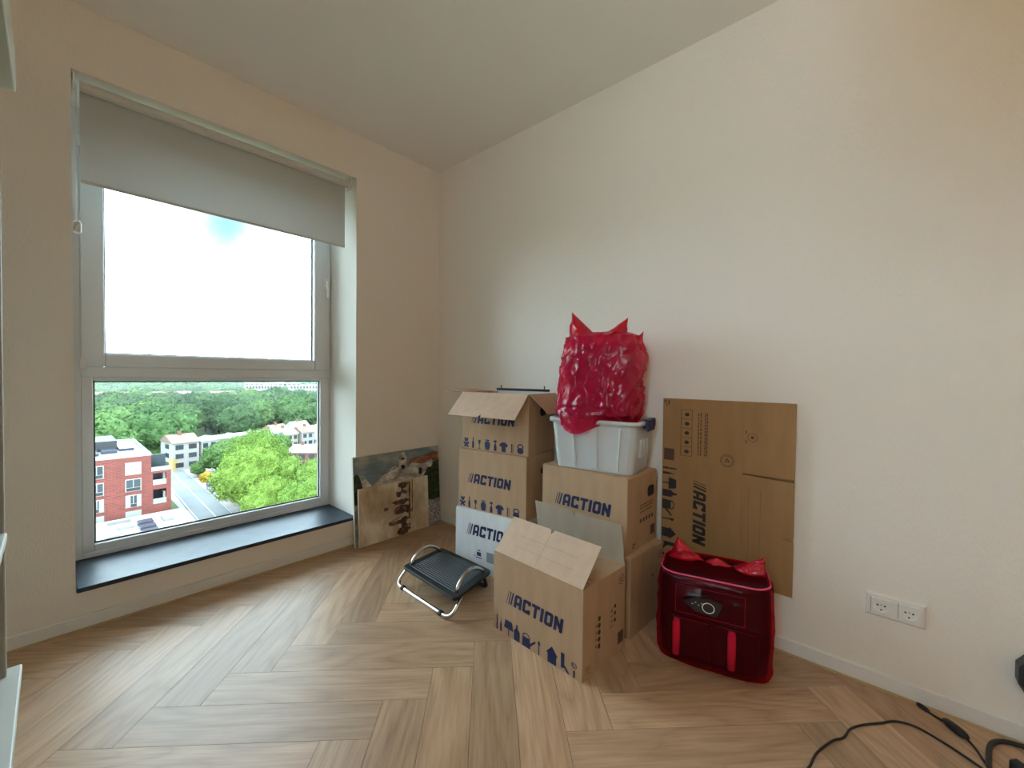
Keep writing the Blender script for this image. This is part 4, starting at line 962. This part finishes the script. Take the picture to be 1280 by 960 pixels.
for k in range(3): ep(t,1.5+2.6*k,3.6+2.6*k,104+2*k,112+2*k,-14.5,-14.0,'solar_array','solar')
ep(t,-2,6.5,110,120,-14.5,-12.6,'roof_house','ext_dark')
rows = (-17.85,-20.9,-23.85,-26.8)
for xc, xe in ((6.75,8.95),(2.0,4.0),(-2.8,-.8)):
    for k, z in enumerate(rows):
        wf = ep(t,xc,xe,99.44,99.60,z,z+2.3,'window_frame','ext_white')
        if k == 0 and xc == 6.75: ep(wf,xc+.12,xe-.12,99.40,99.46,z+.12,z+2.18,'shutter','ext_shutter',o=off)
        elif k == 3: 
            for a_, b_ in ((xc+.12,xc+1.0),(xc+1.15,xe-.1)): ep(wf,a_,b_,99.40,99.46,z+.12,z+2.18,'shutter','ext_shutter',o=off)
        else:
            ep(wf,xc+.14,xc+1.02,99.40,99.46,z+.75,z+2.15,'pane','ext_glass',o=off); ep(wf,xc+1.16,xe-.14,99.40,99.46,z+.75,z+2.15,'pane','ext_glass',o=off); ep(wf,xc+.14,xe-.14,99.40,99.46,z+.1,z+.65,'pane','ext_dark',o=off)
            if k == 2: ep(wf,xc+.1,xc+.7,99.37,99.42,z+.1,z+2.15,'curtain','ext_shutter',o=off); ep(wf,xe-.65,xe-.1,99.37,99.42,z+.1,z+2.15,'curtain','ext_shutter',o=off)
# flat white roof in front of it
t = thing('low_building', 'low building with pale flat roof in front of the red brick block', 'building', (6, 80, GZ)); off = Vector(t.location)
ep(t,-4,14.5,66,97,GZ,-25.4,'wall','ext_cream'); ep(t,-4.2,14.7,65.8,97.2,-25.4,-25.0,'roof','ext_roof_white')
for k in range(3): ep(t,7.5,9.5,84+3*k,86+3*k,-25.0,-24.4,'skylight','solar')
for (x,y,a_,b_) in ((5,90,2,1.2),(3.5,86,1.5,1.5),(5.5,82,2.5,.8),(10.8,90,1.5,3),(4,94,3,.6)): ep(t,x,x+a_,y,y+b_,-25.0,-24.5,'roof_vent','ext_roof')
# houses
def house(name, label, cat, x, y, rz, wd, dp, ht, wall, roofm, pitched, ncol, nrow, group=None, awn=None):
    t = thing(name, label, cat, (x,y,GZ), rz, group)
    MB().box(0,wd,0,dp,0,ht).build('wall', wall, t)
    if pitched:
        m = MB(); m.add([(-.3,-.4,ht),(wd+.3,-.4,ht),(wd+.3,dp+.4,ht),(-.3,dp+.4,ht),(-.3,dp/2,ht+pitched),(wd+.3,dp/2,ht+pitched)], [(0,1,5,4),(2,3,4,5),(0,4,3),(1,2,5),(3,2,1,0)]); m.build('roof', roofm, t)
        MB().box(wd*.4,wd*.4+.8,dp*.42,dp*.42+.8,ht+pitched*.6,ht+pitched+.9).build('chimney','ext_brown',t)
    else:
        MB().box(-.2,wd+.2,-.2,dp+.2,ht,ht+.35).build('roof', roofm, t); MB().box(wd*.55,wd*.7,dp*.4,dp*.6,ht+.35,ht+1.2).build('roof_hatch','ext_white',t)
    cw = wd/ncol; rh = ht/nrow
    for i in range(ncol):
        for k in range(nrow):
            MB().box(cw*(i+.2),cw*(i+.8),-.06,.1,rh*(k+.28),rh*(k+.80)).build('window','ext_glass' if (i+k)%3 else 'ext_dark',t)
    for k in range(nrow): MB().box(-.06,.1,dp*.3,dp*.6,rh*(k+.3),rh*(k+.8)).build('window','ext_glass',t)
    return t
ch_ = house('corner_house','white corner house with yellow corner strip and red tiled roof by the street','house',21.5,152,R(8),6.5,10,8.0,'ext_white','ext_rooftile',2.2,2,3)
MB().box(-.05,1.1,-.05,3.2,0,3.4).build('yellow_corner', 'ext_yellow', ch_)
HG = 'flat roofed white row houses across the street'
for k in range(4): house('row_house',('flat roofed white row house across the street' if k!=1 else 'flat roofed cream row house between white ones across the street'),'house',28.6+7.0*k,153.2+3.2*k,R(24),7.4,9,7.6-.2*k,'ext_white' if k!=1 else 'ext_cream','ext_roof_white',0,3,3,HG)
HG2 = 'tiled terrace houses beside the lime green trees'
for k in range(5): house('terrace_house','brown terrace house with pale roof beyond the lime green trees','house',44.5+3.9*k,128-3.8*k,R(-44),5.4,9,5.6,'ext_brown','ext_roof_white',1.8,2,2,HG2)
HG3 = 'white houses in front of the park belt'
for k,(x,y,a_) in enumerate(((56,166,20),(64,168,10),(72,170,5),(58,180,20),(68,186,10),(78,184,-10),(62,150,-20),(70,155,-30))): house('garden_house',('cream' if k%3==0 else 'white')+' gabled house with '+('red tiled' if k%2 else 'pale')+' roof in front of the park belt','house',x,y,R(a_),7,8,5.5,'ext_white' if k%3 else 'ext_cream','ext_rooftile' if k%2 else 'ext_roof_white',2.4,3,2,HG3+(' cream' if k%3==0 else ' white')+(' red roof' if k%2 else ' pale roof'))
HG4 = 'long white apartment blocks among far trees'
for k,(x,y,wd) in enumerate(((122,452,30),(156,436,34),(190,428,34),(150,560,60),(48,432,30),(20,440,22),(86,424,22))): house('long_block','long white apartment block among the far trees' if k<4 else 'long white building with red tiled roof among the far trees','building',x,y,R(-14 if k<4 else 5),wd,14,17 if k<4 else 9,'ext_white','ext_roof_white' if k<4 else 'ext_rooftile',0 if k<4 else 4,12,4,HG4+(' flat' if k<4 else ' tiled'))
# parked cars
CG = 'cars parked beside the street'
def car(x,y,rz,c):
    t = thing('parked_car', {'car_white':'white','car_dark':'dark','car_red':'red','car_blue':'blue'}[c]+' car parked in the bays beside the street','car',(x,y,GZ),rz,CG+' ('+c[4:]+')')
    m = MB(); m.prism([(-2.1,.3),(2.1,.3),(2.1,.8),(1.2,.92),(-1.9,.95),(-2.1,.8)], lambda a_, b_, k: (a_, -.85 if k == 0 else .85, b_)); m.build('car_body', c, t, bevel=.08)
    m = MB(); m.prism([(-1.7,.93),(1.2,.92),(.5,1.45),(-1.2,1.47)], lambda a_, b_, k: (a_, -.72 if k == 0 else .72, b_)); m.build('cabin', 'ext_glass', t, bevel=.05)
    for wx in (-1.3,1.3):
        for wy in (-.8,.8): m = MB(); m.tube([(wx,wy-.1,.32),(wx,wy+.1,.32)], .32, 12); m.build('wheel','ext_dark',t)
for k,(x,y,c) in enumerate(((25.2,113.5,'car_white'),(25.3,116.5,'car_dark'),(25.5,119.4,'car_white'),(26.2,124.6,'car_blue'),(26.5,127.6,'car_white'),(26.8,130.6,'car_dark'),(25.1,110.4,'car_red'),(27.0,133.6,'car_white'))): car(x,y,R(4),c)
t = thing('street_lamp','grey street lamp post standing beside the street','lamp',(23.4,109.5,GZ))
MB().tube([(0,0,0),(0,0,6.5)], [.10,.06], 8).build('post','lamp_grey',t); MB().box(-.9,.1,-.12,.12,6.4,6.55).build('lamp_head','lamp_grey',t,bevel=.03)

# thin summer haze lying over the distant woods
hm = bpy.data.materials.new('haze'); hm.use_nodes = True; n = hm.node_tree; n.nodes.remove(n.nodes['Principled BSDF'])
hv = n.nodes.new('ShaderNodeVolumeScatter'); hv.inputs['Color'].default_value = (.92,.97,1,1); hv.inputs['Density'].default_value = .00020
n.links.new(hv.outputs[0], n.nodes['Material Output'].inputs['Volume']); MAT['haze'] = hm
tag(MB().box(-500, 1500, 150, 2900, GZ+.1, GZ+22).build('haze', 'haze'), 'thin bluish haze lying over the distant woodland', 'haze', kind='structure')
